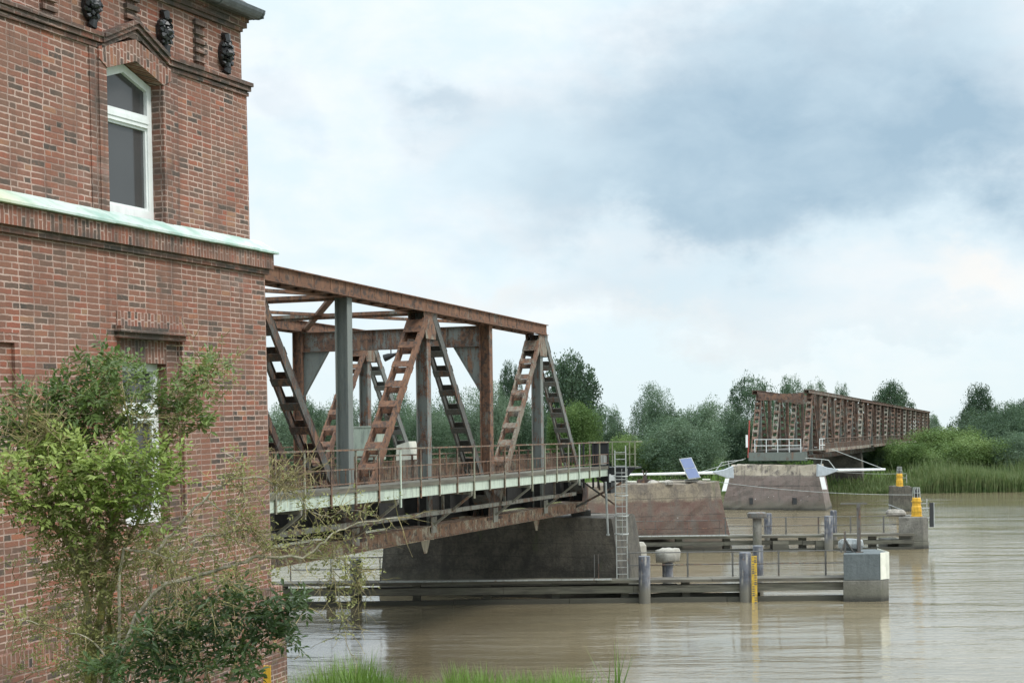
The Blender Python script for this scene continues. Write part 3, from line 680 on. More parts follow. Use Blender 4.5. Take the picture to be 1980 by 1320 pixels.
for k in range(-1, 7):
    s = -BAY*k; 
    if k == -1: continue
    mb = MB(); mb.bar((s, -.30, ZB+.45), (s, Y1+.02, 5.42), .075, .075); mb.box(s-.05, s+.05, Y1+.0, -.2, 5.42, 5.54); mb.box(s-.012, s+.012, Y1, -.2, 5.54, 5.86)
    mb.box(s-.25, s+.25, -.335, -.318, ZB+.2, ZB+.75); mb.build('bracket', 'trough', bridge)
mb = MB()   # cross braced end bracket
s = SE+.05; mb.bar((s-.1, -.30, 5.5), (s-.1, Y1-.5, 4.15), .07, .07); mb.bar((s-.1, -.2, ZB+.2), (s-.1, Y1-.9, 5.35), .09, .09); mb.bar((s-.1, Y1+.45, 5.5), (s-.1, Y1+.35, 4.9), .08, .08); mb.build('bracket', 'darksteel', bridge)
mb = MB(); 
for s0, s1, z in ((SN, -16.5, 4.86), (-16.6, -7.6, 4.86), (-7.3, -1.0, 4.86), (-.9, 2.2, 4.84)): mb.box(s0, s1, -1.0, -.84, z-.07, z+.07)
for k in range(0, 7): mb.box(-BAY*k-.62, -BAY*k-.56, -.95, -.87, 4.7, 5.88)
mb.build('cable_trough', 'trough', bridge)
for k in range(0, 7):   # lower wind bracing nodes below the bottom chord
    if k % 2 == 0:
        s = -BAY*k+1.2; mb = MB(); mb.prism([(s-.5, ZB), (s+.5, ZB), (s+.12, ZB-.62), (s-.12, ZB-.62)], lambda u, v, d: (u, d, v), .5, .52)
        mb.bar((s, .2, ZB-.05), (s, W-.2, ZB-.05), .10, .16); mb.build('wind_bracing', 'brownsteel', bridge)
# gate and landing platform at the open end
mb = MB(); mb.box(SE+.10, SE+.13, -1.06, Y1-.02, 5.95, 7.03); mb.box(SE+.04, SE+.10, Y1-.06, Y0, 7.0, 7.06); mb.box(SE+.04, SE+.10, Y1-.06, Y0, 5.86, 5.95)
for y in (Y1-.02, -1.3, -1.06, -.62, Y0-.1): mb.box(SE+.04, SE+.10, y-.04, y+.04, 5.0, 7.06)
mb.build('end_gate', 'black', bridge)
mb = MB(); mb.box(SE+.1, SE+1.3, -3.0, Y0-.1, 5.86, 5.93); mb.prism([(-3.0, 5.86), (-.5, 5.86), (-1.5, 5.25), (-2.4, 5.25)], lambda u, v, d: (d, u, v), SE+.14, SE+.17); mb.box(SE+.2, SE+.9, Y1-.1, Y1+.25, 4.75, 5.86); mb.build('landing', 'black', bridge)
mb = MB()
for y in (-3.0, -2.75, -1.95): mb.box(SE+.14, SE+.18, y-.02, y+.02, 5.9, 7.06)
mb.box(SE+.13, SE+.19, -3.06, Y1, 7.05, 7.09); mb.box(SE+.14, SE+.18, -3.06, Y1, 6.5, 6.53); mb.box(SE+1.2, SE+1.25, -3.06, -.5, 7.05, 7.09); mb.box(SE+.14, SE+1.25, -3.06, -3.02, 7.05, 7.09); mb.box(SE+.1, SE+.19, -3.12, -2.7, 5.94, 5.98)
mb.build('landing_railing', 'fenceolive', bridge)
mb = MB(); mb.box(SE+.0, SE+.04, Y1-.35, Y1-.10, 5.32, 5.58); mb.box(SE-.02, SE+.02, Y1-.16, Y1-.08, 5.26, 5.62); mb.build('sign_plate', 'white', bridge)
mb = MB(); mb.box(SE-.5, SE-.2, Y1-.02, Y1+.15, 6.05, 6.5); mb.build('junction_box', 'galv', bridge)
# cabinet, machine cover and floodlight on the bridge
O2 = Vector((1.097, 61.5, 0))
def br(s, y, z): return O2 + Dd*s + Pp*y + Vector((0, 0, z))
cab = frame('equipment_cabinet', 'pale green equipment cabinet standing on the rusty bridge deck beside a ladder-like diagonal', 'cabinet', br(-13.1, 1.7, 5.74))
mb = MB(); mb.box(-.35, .35, -.45, .45, .9, 2.0); mb.box(-.38, .38, -.48, .48, 2.0, 2.05); mb.build('body', 'fascia', cab)
mb = MB(); mb.box(-.08, .08, -.2, .2, 0, .9); mb.build('pedestal', 'greyrail', cab)
mb = MB(); mb.box(-.37, -.352, -.40, .40, .98, 1.94); mb.build('door', 'fascia', cab)
mc = frame('machine_hood', 'white metal hood with dark curved guard on the bridge deck behind the railing', 'machine hood', br(-9.2, 1.9, 5.74))
mb = MB(); mb.prism([(-.45, 0), (.45, 0), (.38, 1.35), (-.1, 1.5)], lambda u, v, d: (d, u, v), -.35, .35); mb.build('hood', 'cream', mc)
mb = MB(); pr = [(1.25*math.cos(a)-.1, 1.45*math.sin(a)) for a in [i*math.pi/20 for i in range(11, 19)]]; mb.tube([(-.45, u+.9, v) for u, v in [(1.3-1.3*math.cos(i*math.pi/14), 1.45*math.sin(i*math.pi/14)) for i in range(8)]], .11, 8); mb.build('guard', 'black', mc)
fl = frame('floodlight', 'small dark floodlight hanging under the bridge cross beam', 'floodlight', br(-BAY-.1, 3.95, ZT-1.25))
mb = MB(); mb.tube([(0, 0, 0), (0, 0, -.22)], .025, 8); mb.build('stem', 'black', fl)
mb = MB(); mb.tube([(-.02, .28, -.34), (0, .1, -.28), (0, -.12, -.22), (0, -.42, -.14)], [.15, .13, .07, .03], 10); mb.build('lamp_head', 'black', fl)

# far approach: four equal spans in a row over the reeds
FW = 5.0; PAN = 11.7; FL = 4*PAN; zt, zb = 11.55, 4.75
def far_span():
    sp = frame('bridge_span', '', 'bridge span', (28.05, 138.9))
    for y in (0, FW):
        chord(1.6, FL+.1, y, zt-.36, zt-.02, .5, sp, 'farrust', 'top_chord'); chord(0, FL-.2, y, zb, zb+.4, .5, sp, 'farpost', 'bottom_chord', .05)
        for k in range(4):
            s = 4.3+k*PAN
            lattice((s-4.0, zb+.4), (s-.25, zt-.36), y, .25, .22, .80, .30, sp, 'farpaint'); lattice((s+4.0, zb+.4), (s+.25, zt-.36), y, .25, .22, .80, .30, sp, 'farrust')
            hpost(s+.0, y, zb+.4, zt-.36, .34, .26, sp, 'farpost'); hpost(s+5.8, y, zb+.4, zt-.36, .34, .26, sp, 'farrust')
    for k in range(5):
        s = min(2.0+k*PAN, FL-.5); mb = MB(); mb.box(s-.02, s+.02, .25, FW-.25, zt-.95, zt-.36); mb.box(s-.14, s+.14, .25, FW-.25, zt-.98, zt-.95); mb.build('cross_beam', 'farrust', sp)
        s = .3+k*PAN-(.6 if k == 4 else 0); mb = MB(); mb.box(s-.02, s+.02, -.2, FW+.2, zb+.35, 5.5); mb.box(s-.15, s+.15, -1.5, FW+.3, 5.5, 5.56); mb.build('floor_beam', 'farpost', sp)
    for k in range(4):
        s = 2+k*PAN; mb = MB(); mb.bar((s, .2, zt-.3), (s+PAN-.4, FW-.2, zt-.3), .2, .1); mb.bar((s, FW-.2, zt-.42), (s+PAN-.4, .2, zt-.42), .2, .1); mb.build('wind_bracing', 'farrust', sp)
    mb = MB()
    for y in (1.4, 3.6): mb.box(0, FL-.3, y-.1, y+.1, 4.75, 5.6)
    mb.build('stringer', 'darksteel', sp)
    mb = MB(); mb.box(0, FL-.3, .5, FW-.5, 5.62, 5.72); mb.build('deck', 'darksteel', sp)
    mb = MB(); mb.box(-.5, FL-.3, -1.55, -.3, 5.62, 5.70); mb.build('footway', 'plank', sp)
    mb = MB(); k = 0
    mb.box(3.2, FL-.3, -1.58, -1.56, 5.42, 5.74); mb.build('fascia', 'farpaint', sp)
    barrail('railing', 'farrust', -1.5, 3.2, FL-.3, 5.7, 6.78, 1.5, .20, .03, .016, (6.3,), .03, sp)
    return sp
span = far_span()
tag(span, 'rusty truss span of the far bridge with its open end above the grey far pier', 'bridge span', 'spans of the far railway bridge')
# what only the first span has: the gate over the open end
span_lab = ['second rusty truss span of the far bridge, continuing behind the nearest one', 'third rusty truss span of the far bridge, beginning above the light green bushes', 'last and smallest looking truss span of the far bridge, ending behind the bushes']
for k in range(3):
    r = span.copy(); COL.objects.link(r); r.location = span.location + Dd*(FL*(k+1)); r['label'] = span_lab[k]
    for ch in list(span.children): c = ch.copy(); COL.objects.link(c); c.parent = r
mb = MB()
for z in (6.15, 6.75): mb.box(-.45, -.39, .3, FW-.3, z-.03, z+.03)
for y in (.3, 1.4, 2.5, 3.6, FW-.3): mb.box(-.45, -.39, y-.03, y+.03, 5.5, 6.78)
for z in (6.15, 6.75): mb.bar((-.45, -1.5, z), (3.2, -1.5, z), .06, .06)
for s in (-.45, 1.3, 3.2): mb.box(s-.03, s+.03, -1.53, -1.47, 5.6, 6.78)
mb.build('end_railing', 'whitesteel', span)
mb = MB(); mb.box(-.55, -.30, -.3, FW+.3, 4.7, 5.5); mb.build('end_girder', 'farpost', span)
mb = MB(); mb.bar((-.5, FW+.35, 5.0), (.2, FW+.30, 8.6), .12, .12); mb.build('warning_post', plain('red_paint', (.30, .05, .035), .5, .15), span)
mb = MB(); mb.box(-.6, -.54, FW+.35, FW+.55, 6.0, 7.2); mb.build('warning_board', 'white', span)

# ------------------------------------------------------------------ piers
def pier(name, base, top, zt, m, label, capm=None, seed=1, rough=.025, z0=-2.5, steps=14):
    """base / top: four (x, y) corners, front left first; stone faces with slightly uneven courses"""
    random.seed(seed); o = Vector((sum(p[0] for p in base)/4, sum(p[1] for p in base)/4, 0)); root = thing(name, label, 'bridge pier', o)
    mb = MB(); rings = []; nx = 16
    def lp(a, b, f): return a+(b-a)*f
    for j in range(steps+1):
        f = j/steps; z = lp(z0, zt, f); fr = max(0, (z-0)/zt) if z > 0 else 0
        fr = (z-z0)/(zt-z0)
        c = [Vector((lp(base[i][0], top[i][0], fr), lp(base[i][1], top[i][1], fr), z)) for i in range(4)]; ring = []
        for i in range(4):
            for k in range(nx): ring.append(c[i].lerp(c[(i+1) % 4], k/nx) + Vector((random.uniform(-rough, rough), random.uniform(-rough, rough), random.uniform(-rough*2.4, rough*2.4) if j == steps else 0)) - o)
        rings.append(ring)
    n = 4*nx
    for r in rings: mb.v += [tuple(v) for v in r]
    for j in range(steps):
        for k in range(n): mb.f.append((j*n+k, j*n+(k+1) % n, (j+1)*n+(k+1) % n, (j+1)*n+k))
    mb.f.append(tuple(steps*n+k for k in range(n)))
    mb.build('body', m, root)
    if capm:
        mb = MB(); e = .10; cx = sum(p[0] for p in top)/4; cy = sum(p[1] for p in top)/4
        q = [Vector((p[0]+(e if p[0] > cx else -e), p[1]+(e if p[1] > cy else -e), 0))-o for p in top]
        mb.hexa([v+Vector((0,0,zt-.02)) for v in q]+[v+Vector((0,0,zt+.20)) for v in q]); mb.build('cap', capm, root, bevel=.04)
    return root
def bq(s0, s1, y0, y1): return [(br(s, y, 0).x, br(s, y, 0).y) for s, y in ((s0, y1), (s0, y0), (s1, y0), (s1, y1))]
pn = pier('bridge_pier', bq(4.1, 9.0, -2.75, 9.8), bq(4.5, 8.6, -1.95, 9.1), 3.62, 'pier_near', 'dark masonry pier under the open end of the near truss bridge', seed=3)
mb = MB()
for y in (0, W): c = br(6.1, y, 0)-pn.location; mb.box(c.x-.45, c.x+.45, c.y-.45, c.y+.45, 3.6, 3.93)
mb.build('bearing', 'darksteel', pn)
pm = pier('bridge_pier', [(3.2, 89.0), (14.6, 93.3), (13.2, 99.5), (2.2, 95.5)], [(4.2, 89.6), (13.35, 93.8), (12.3, 98.8), (3.4, 95.0)], 4.22, 'pier_mid', 'reddish brown sloping pier with a solar panel on it, standing free in the river', None, 5, rough=.04)
pf = pier('bridge_pier', [(19.7, 140.2), (29.9, 136.4), (31.6, 141.2), (21.4, 145)], [(21.2, 140.4), (28.95, 137.3), (30.2, 140.8), (22.4, 144)], 4.25, 'pier_far', 'grey concrete pier carrying the open end of the far truss bridge', None, 7, rough=.05)
for px_, py_ in ((1451.5, 968), (1536, 968)):
    c = at(px_, py_, 139.6 if px_ < 1500 else 137.3)-pf.location; c.y -= .25
    MB().box(c.x-.16, c.x+.16, c.y-.12, c.y+.55, c.z-.3, c.z+.3).build('drain_hole', 'black', pf)  # solid black box; its black stands in for the shade inside an opening
for k, lab in ((1, 'grey pier under the far bridge where its first and second span meet, in the reeds'), (2, 'grey pier under the far bridge where its second and third span meet'), (3, 'grey pier under the far bridge where its third and last span meet')):
    c = Vector((28.05, 138.9, 0))+Dd*(FL*k-.2)+Pp*(FW/2); h = Pp*3.4; d2 = Dd*1.4
    q = [(c+h-d2), (c-h-d2), (c-h+d2), (c+h+d2)]; q2 = [(c+h*.85-d2*.8), (c-h*.85-d2*.8), (c-h*.85+d2*.8), (c+h*.85+d2*.8)]
    pier('bridge_pier', [(v.x, v.y) for v in q], [(v.x, v.y) for v in q2], 4.7, 'pier_near', lab, None, 20+k)
pb = pier('masonry_block', [(35.1, 134), (37.0, 133.6), (37.3, 136.2), (35.3, 136.4)], [(35.25, 134.1), (36.9, 133.8), (37.1, 136), (35.4, 136.2)], 2.25, 'pier_near', 'brown masonry block in the water carrying the farther yellow beacon', None, 9)
pb['category'] = 'masonry block'

# bird droppings, small ladder and clutter on the middle pier
lad = thing('wall_ladder', 'short grey ladder on the left end of the reddish pier, beside the footway bracket', 'ladder', at(1137, 1000, 90.0))
mb = MB()
for x in (-.14, .14): mb.bar((x, 0, 0), (x, .12, 1.72), .04, .04)
mb.build('side_rail', 'galv', lad)
for i in range(6):
    mb = MB(); mb.bar((-.14, .01+i*.018, .12+i*.29), (.14, .01+i*.018, .12+i*.29), .03, .03); mb.build('rung', 'galv', lad)
sp = thing('solar_panel', 'tilted blue solar panel in a pale frame on top of the reddish pier', 'solar panel', at(1336, 930, 93.2)+Vector((0, 0, .12)))
p0 = sp.location; cs = [at(1331, 926, 92.8)-p0, at(1355, 923, 92.9)-p0, at(1337, 885.5, 93.5)-p0, at(1313, 886.5, 93.4)-p0]
cs[2] = cs[1]+cs[3]-cs[0]
nrm = (cs[1]-cs[0]).cross(cs[3]-cs[0]).normalized()
mb = MB(); mb.hexa([c+nrm*0 for c in cs]+[c-nrm*.05 for c in cs]); mb.build('frame', 'galv', sp)
def inner(f0, f1, g0, g1, off):
    def q(a, b): return cs[0].lerp(cs[1], a).lerp(cs[3].lerp(cs[2], a), b)+nrm*off
    return [q(f0, g0), q(f1, g0), q(f1, g1), q(f0, g1)]
for g0, g1 in ((.03, .485), (.515, .97)):
    mb = MB(); a = inner(.06, .94, g0, g1, .014); b = inner(.06, .94, g0, g1, -.02); mb.hexa(b+a); mb.build('cell_panel', 'solar', sp)
mb = MB(); mb.bar(cs[0].lerp(cs[2], .35)-nrm*.05, (0, .1, -.1), .07, .07); mb.bar(cs[1].lerp(cs[2], .5)-nrm*.05, (.25, .35, -.1), .05, .05); mb.box(-.35, .45, -.2, .5, -.12, 0); mb.build('stand', 'greyrail', sp)
random.seed(12)
def plank_thing(x0, x1, y, z, m, label, cat='plank', h=.08, d=.25):
    a = at(x0, y, z); b = at(x1, y, z); o = MB().bar(a, b, d, h).build('plank', m, None, (a+b)/2, bevel=.01); tag(o, label, cat, 'boards lying on the reddish pier'); return o
plank_thing(1192, 1230, 930.5, 91.7, 'cream', 'long pale board lying on the reddish pier beside the ladder landing')
plank_thing(1275, 1293, 930.5, 93.0, 'cream', 'short pale board lying in the middle of the reddish pier top')
plank_thing(1298, 1322, 927.5, 93.4, 'wood', 'grey plank lying on the reddish pier just left of the solar panel')
plank_thing(1358, 1373, 926.5, 93.9, 'cream', 'short pale board lying on the reddish pier right of the solar panel')
c = at(1247, 927, 93.0); st = thing('steel_stump', 'dark forked steel stump standing up from the top of the reddish pier', 'steel stump', c)
mb = MB(); mb.box(-.12, .12, -.12, .12, -.2, .28); mb.bar((0, 0, .2), (-.16, 0, .62), .10, .08); mb.bar((0, 0, .2), (.14, 0, .58), .10, .08); mb.box(-.5, .5, -.25, .25, -.2, .02); mb.build('stump', 'darksteel', st)
for x0, x1, y, h, r in ((1200, 1214, 932, .16, 0), (1255, 1270, 933, .18, 1), (1283, 1300, 932, .15, 2)):
    a = at((x0+x1)/2, y, 92.4); mb = MB(); mb.lathe([(.34, -.15), (.36, .02), (.25, h*.7), (.08, h)], n=9); o = mb.build('rubble_heap', 'rubble', None); o.location = a
    tag(o, 'low heap of broken stone along the top edge of the reddish pier', 'rubble heap', 'rubble on the reddish pier')

# ------------------------------------------------------------------ guide walls with piles, railings and end blocks
def rail_run(root, x0, x1, y, zb, zt, posts, m, r=.035, yfun=None):
    for x in posts:
        mb = MB(); mb.box(x-r, x+r, y-r, y+r, zb, zt+.02); mb.build('railing_post', m, root)
    for f in (1.0, .50):
        z = zb+(zt-zb)*f; mb = MB(); mb.tube([(x0, y, z), (x1, y, z)], .026, 6); mb.build('hand_rail', m, root)
g1 = thing('guide_wall', 'long weathered timber guide wall with walkway and railing in front of the near bridge pier', 'guide wall', (0, 64.0, 0))
XL, XR = -13.5, 15.1
def wy(x): return 0.0
random.seed(21)
for z0, z1, y0, y1, mm, nm in ((.90, 1.02, -.45, .75, 'plank', 'walkway'), (.44, .76, -.30, -.02, 'wood', 'beam'), (-.25, .20, -.42, -.06, 'wood_dark', 'sill_beam'), (.50, .70, .5, .72, 'wood_dark', 'beam')):
    mb = MB(); x = XL
    while x < XR:
        L = min(random.uniform(4.5, 7.0), XR-x); j = random.uniform(-.015, .015); jj = random.uniform(-.012, .012)
        mb.box(x+.01, x+L-.01, y0+jj, y1+jj, z0+j, z1+j); x += L
    mb.build(nm, mm, g1)
for k, x in enumerate([-10.2, -8.1, -4.3, -1.2, 1.85, 4.9, 7.6]):
    mb = MB(); mb.box(x-.17, x+.17, -.10, .42, -1.6, .90); mb.build('strut', 'wood', g1)
mb = MB(); mb.bar((5.4, .2, .15), (9.9, .15, .62), .18, .2); mb.build('brace', 'wood_dark', g1)
mb = MB(); mb.box(4.9, 10.9, .1, .3, .05, .33); mb.build('beam', 'wood_dark', g1)
def px_x(px_, z): return at(px_, 1100, z).x
rail_run(g1, px_x(1212, 64), XR, .55, 1.02, 2.12, [px_x(p, 64.5) for p in (1216, 1330, 1417, 1506, 1597)], 'greyrail')
rail_run(g1, px_x(560, 64), px_x(738, 64), .6, 1.02, 2.05, [px_x(p, 64.6) for p in (562, 640, 668, 735)], 'greyrail', .022)
mb = MB()
for x0, x1 in ((-5.9, 4.3),): mb.bar((x0, -.5, 1.06), (x1, -.5, 1.06), .08, .06)
mb.build('edge_rail', 'galv', g1)
for p in (1150, 1158):
    x = px_x(p, 64); mb = MB(); mb.box(x-.02, x+.02, .2, .24, 1.0, 2.1); mb.build('railing_post', 'greyrail', g1)
def pile(px_, z, ztop, d, label, cap=None, m='pile', grp='steel piles of the guide walls'):
    x = px_x(px_, z); o = thing('mooring_pile', label, 'pile', (x, z, 0), group=grp)
    mb = MB(); mb.lathe([(d/2*.98, -2.0), (d/2, .4), (d/2, ztop-.04), (d/2*.93, ztop)], n=18); mb.build('shaft', m, o, smooth=False)
    for pl in o.children: pl.data.polygons.foreach_set('use_smooth', [len(q.vertices) == 4 for q in pl.data.polygons])
    if cap == 'stone':
        mb = MB(); random.seed(4); mb.lathe([(.50, ztop-.20), (.56, ztop-.12), (.58, ztop+.18), (.52, ztop+.36), (.30, ztop+.42)], n=16)
        mb.v = [(a*(1+random.uniform(-.05, .05)), b*(1+random.uniform(-.05, .05)), c+random.uniform(-.035, .03)+(a*.06)) for a, b, c in mb.v]; mb.build('cap', 'cap', o, smooth=True)
    if cap == 'dark':
        mb = MB(); mb.lathe([(d/2+.02, ztop-.02), (.56, ztop+.0), (.60, ztop+.10), (.60, ztop+.30), (.50, ztop+.36)], n=20); mb.build('cap', 'greyrail', o)
    return o
pile(1246, 63.5, 2.06, .52, 'blue grey pile just right of the tall caged ladder')
pile(1291, 66.4, 1.75, .50, 'pile under the pale rounded stone cap', 'stone')
pile(1441, 63.5, 2.17, .52, 'grey pile directly left of the yellow tide gauge')
pile(1466, 66.2, 2.25, .47, 'dark pile partly hidden behind the yellow tide gauge')
pile(688, 65.0, 1.95, .52, 'dark pile under the near bridge, left of its pier', m='pile')
pile(1465, 90.2, 2.10, .55, 'brownish pile with a wide dark flat cap at the rear guide wall', 'dark', 'cap' if False else 'blockbase')
pile(1486, 93.5, 2.2, .50, 'light blue grey pile right behind the one with the dark flat cap')
pile(1603, 90.2, 2.18, .52, 'front one of two blue grey piles halfway along the rear guide wall')
pile(1613, 93.2, 2.35, .42, 'rear one of two blue grey piles halfway along the rear guide wall')
c = at(1235, 1062, 84); o = MB().lathe([(.42, -2.2), (.46, .2), (.44, .95), (.30, 1.15)], n=14).build('mooring_stone', 'cap', None); o.location = (c.x, 84, 0); tag(o, 'pale rounded stone post in front of the reddish pier, behind the ladder', 'mooring stone')

ga = thing('tide_gauge', 'narrow yellow tide gauge board with dark marks on the front guide wall', 'tide gauge', (px_x(1458.5, 63.2), 63.2, 0))
mb = MB(); mb.box(-.12, .12, 0, .05, -.3, 2.03); mb.build('board', 'ochre', ga)
mb = MB()
for k in range(23):
    z = -.2+k*.097; s = -1 if (k//5) % 2 else 1; mb.box(*sorted((-.005*s, .10*s)), -.006, .004, z, z+.042)
    if k % 5 == 0: mb.box(-.10, .10, -.006, .004, z+.046, z+.066)
mb.build('scale_marks', 'greyrail', ga)

def end_block(label, x0, x1, yc, dep, zt, zmid, loc, painted=True):
    root = thing('end_block', label, 'concrete block', loc)
    pts = lambda e: [(x0-e, -dep/2-.22-e), (x1-.42, -dep/2-.25-e), (x1+e, -dep/2+.15), (x1+e, dep/2), (x0-e+.30*dep, dep/2)]
    mb = MB(); mb.prism(pts(0), lambda u, v, d: (u, v, d), zmid, zt); mb.build('upper_block', 'block' if painted else 'blockbase', root, bevel=.03)
    mb = MB(); mb.prism(pts(.03), lambda u, v, d: (u, v, d), -2.0, zmid); mb.build('base', 'blockbase', root, bevel=.03)
    return root
e1 = end_block('grey green end block with cream white corner at the tip of the front guide wall', -.98, 1.05, 0, 2.2, 2.08, .92, (15.35, 64.4, 0))
mb = MB(); mb.prism([(.62, -1.375), (.62, -1.345), (1.09, -.94), (1.075, 1.0), (1.095, 1.0), (1.11, -.96)], lambda u, v, d: (u, v, d), .95, 2.12); mb.build('marker_panel', 'cream', e1)
tp = thing('tee_post', 'tall dark T-shaped post on the grey green end block', 'post', (15.25, 63.9, 2.08))
mb = MB(); mb.box(-.07, .07, -.06, .06, 0, 2.12); mb.box(-.16, .16, -.16, .16, 0, .03); mb.build('shaft', 'greyrail', tp)
mb = MB(); mb.box(-.78, .38, -.04, .04, 2.12, 2.18); mb.build('cross_arm', 'greyrail', tp)
cw = thing('covered_winch', 'winch covered by a pale grey tarpaulin on the grey green end block', 'winch', (14.95, 64.2, 2.08))
random.seed(8); mb = MB(); mb.tube([(-.50, 0, .30), (-.40, 0, .31), (-.1, 0, .30), (.3, 0, .28), (.44, 0, .25), (.50, 0, .2)], [.16, .27, .28, .28, .26, .14], 9)
mb.v = [(x+random.uniform(-.02, .02), y, max(0.02, z+random.uniform(-.03, .03))) for x, y, z in mb.v]; mb.build('cover', 'tarp', cw)
mb = MB(); mb.bar((-.50, -.33, 0), (-.30, -.33, .56), .07, .05); mb.bar((.05, -.33, 0), (-.30, -.33, .56), .16, .05); mb.box(-.36, -.28, -.37, -.29, 0, .95); mb.build('frame', 'greyrail', cw)

g2 = thing('guide_wall', 'rear timber guide wall with walkway and railing, beyond the front one and below the grey pier', 'guide wall', (0, 91.0, 0))
XL2, XR2 = 6.2, 25.1
for z0, z1, y0, y1, mm, nm in ((.84, .98, -.5, .7, 'plank', 'walkway'), (.36, .62, -.32, -.04, 'wood', 'beam'), (-.25, .14, -.45, -.06, 'wood_dark', 'sill_beam')):
    mb = MB(); x = XL2
    while x < XR2:
        L = min(random.uniform(4.5, 7.0), XR2-x); j = random.uniform(-.02, .02); mb.box(x+.01, x+L-.01, y0+j, y1+j, z0+j, z1+j); x += L
    mb.build(nm, mm, g2)
for x in (7.5, 10.4, 13.4, 16.4, 18.2, 22.6):
    mb = MB(); mb.box(x-.2, x+.2, -.12, .5, -1.5, .84); mb.build('strut', 'wood', g2)
for x0, x1 in ((16.2, 17.2), (18.9, 20.0)):
    mb = MB(); mb.box(x0, x1, -.6, -.3, .05, .62); mb.build('packing_timber', 'wood', g2)
rail_run(g2, px_x(1402, 91), XR2, .55, .98, 2.04, [px_x(p, 91.5) for p in (1404, 1521, 1584, 1646, 1710)], 'greyrail', .04)
rail_run(g2, px_x(1212, 91), px_x(1395, 91), -.45, .98, 1.95, [px_x(p, 90.5) for p in (1214, 1268, 1330, 1392)], 'darksteel', .015)
mb = MB(); mb.bar((6.3, -.55, 1.03), (13.4, -.55, 1.03), .10, .07); mb.build('edge_rail', 'galv', g2)
e2 = end_block('stained concrete end block with a yellow beacon at the tip of the rear guide wall', -.95, 1.0, 0, 3.0, 1.98, .45, (25.15, 92.6, 0), False)
mb = MB(); mb.box(-1.55, -.60, -1.3, 1.0, -1.5, .55); mb.build('step', 'wood_dark', e2)
fb = thing('fender_board', 'upright black fender board with a pale edge at the tip of the rear guide wall', 'fender', (26.38, 91.2, 1.35))
mb = MB(); mb.box(-.14, .10, -.06, .06, 0, 1.52); mb.build('board', 'black', fb)
mb = MB(); mb.box(.10, .145, -.065, .065, -.02, 1.52); mb.build('edge_strip', 'galv', fb)
mb = MB(); mb.box(-.65, -.14, -.02, .04, .55, .62); mb.box(-.65, -.14, -.02, .04, 1.15, 1.22); mb.build('arm', 'galv', fb)
sr = thing('grey_boulder', 'grey rounded lump with a white sheet leaning on it, on the rear end block', 'covered lump', (24.25, 91.6, 1.98))
random.seed(9); mb = MB(); mb.tube([(-.62, 0, .22), (-.5, 0, .23), (-.1, 0, .25), (.45, 0, .22), (.58, 0, .2)], [.10, .24, .25, .23, .12], 9); mb.v = [(x+random.uniform(-.04, .04), y, max(.02, z+random.uniform(-.03, .03))) for x, y, z in mb.v]; mb.build('lump', 'rubble', sr)
mb = MB(); mb.bar((-.35, .35, .75), (.45, .35, .42), .5, .05, (0, 1, 0)); mb.bar((-.3, .3, .1), (-.3, .4, .72), .04, .04); mb.build('sheet', 'tarp', sr)
def beacon(loc, label, sc=1.0):
    root = thing('beacon', label, 'beacon', loc, group='yellow navigation beacons')
    mb = MB(); r = .34*sc; n = 8
    mb.lathe([(r*1.08, 0), (r*1.08, .05), (r*.98, .06), (r*.92, .62), (r*.82, .66), (r*.82, 1.15), (r*.72, 1.20)], n=8); mb.build('housing', 'yellow', root)
    for z in (.30, .95):
        mb = MB(); mb.lathe([(r*1.02, z-.02), (r*1.02, z+.02)], n=8); mb.build('band', 'ochre', root)
    mb = MB(); mb.lathe([(r*.45, 1.2), (r*.45, 1.62), (r*.3, 1.7)], n=12); mb.build('lens', 'glass', root)
    mb = MB()
    for k in range(8):
        a = k*math.pi/4; mb.bar((r*.75*math.cos(a), r*.75*math.sin(a), 1.18), (r*.6*math.cos(a), r*.6*math.sin(a), 1.82), .03, .03)
    for z, q in ((1.5, .69), (1.82, .62)):
        for k in range(8):
            a, b = k*math.pi/4, (k+1)*math.pi/4; mb.bar((r*q*math.cos(a), r*q*math.sin(a), z), (r*q*math.cos(b), r*q*math.sin(b), z), .035, .035)
    mb.build('cage', 'galv', root)
    mb = MB(); mb.box(r*.8, r*.8+.42, -.025, .025, .78, .83); mb.box(r*.8+.36, r*.8+.41, -.025, .025, .30, 1.1); mb.build('arm', 'galv', root)
    return root
beacon((25.62, 91.9, 1.98), 'nearer and bigger looking yellow beacon with a caged lamp, on the rear end block')
beacon((36.05, 134.9, 2.25), 'farther yellow beacon with a caged lamp, on the brown block in the water')

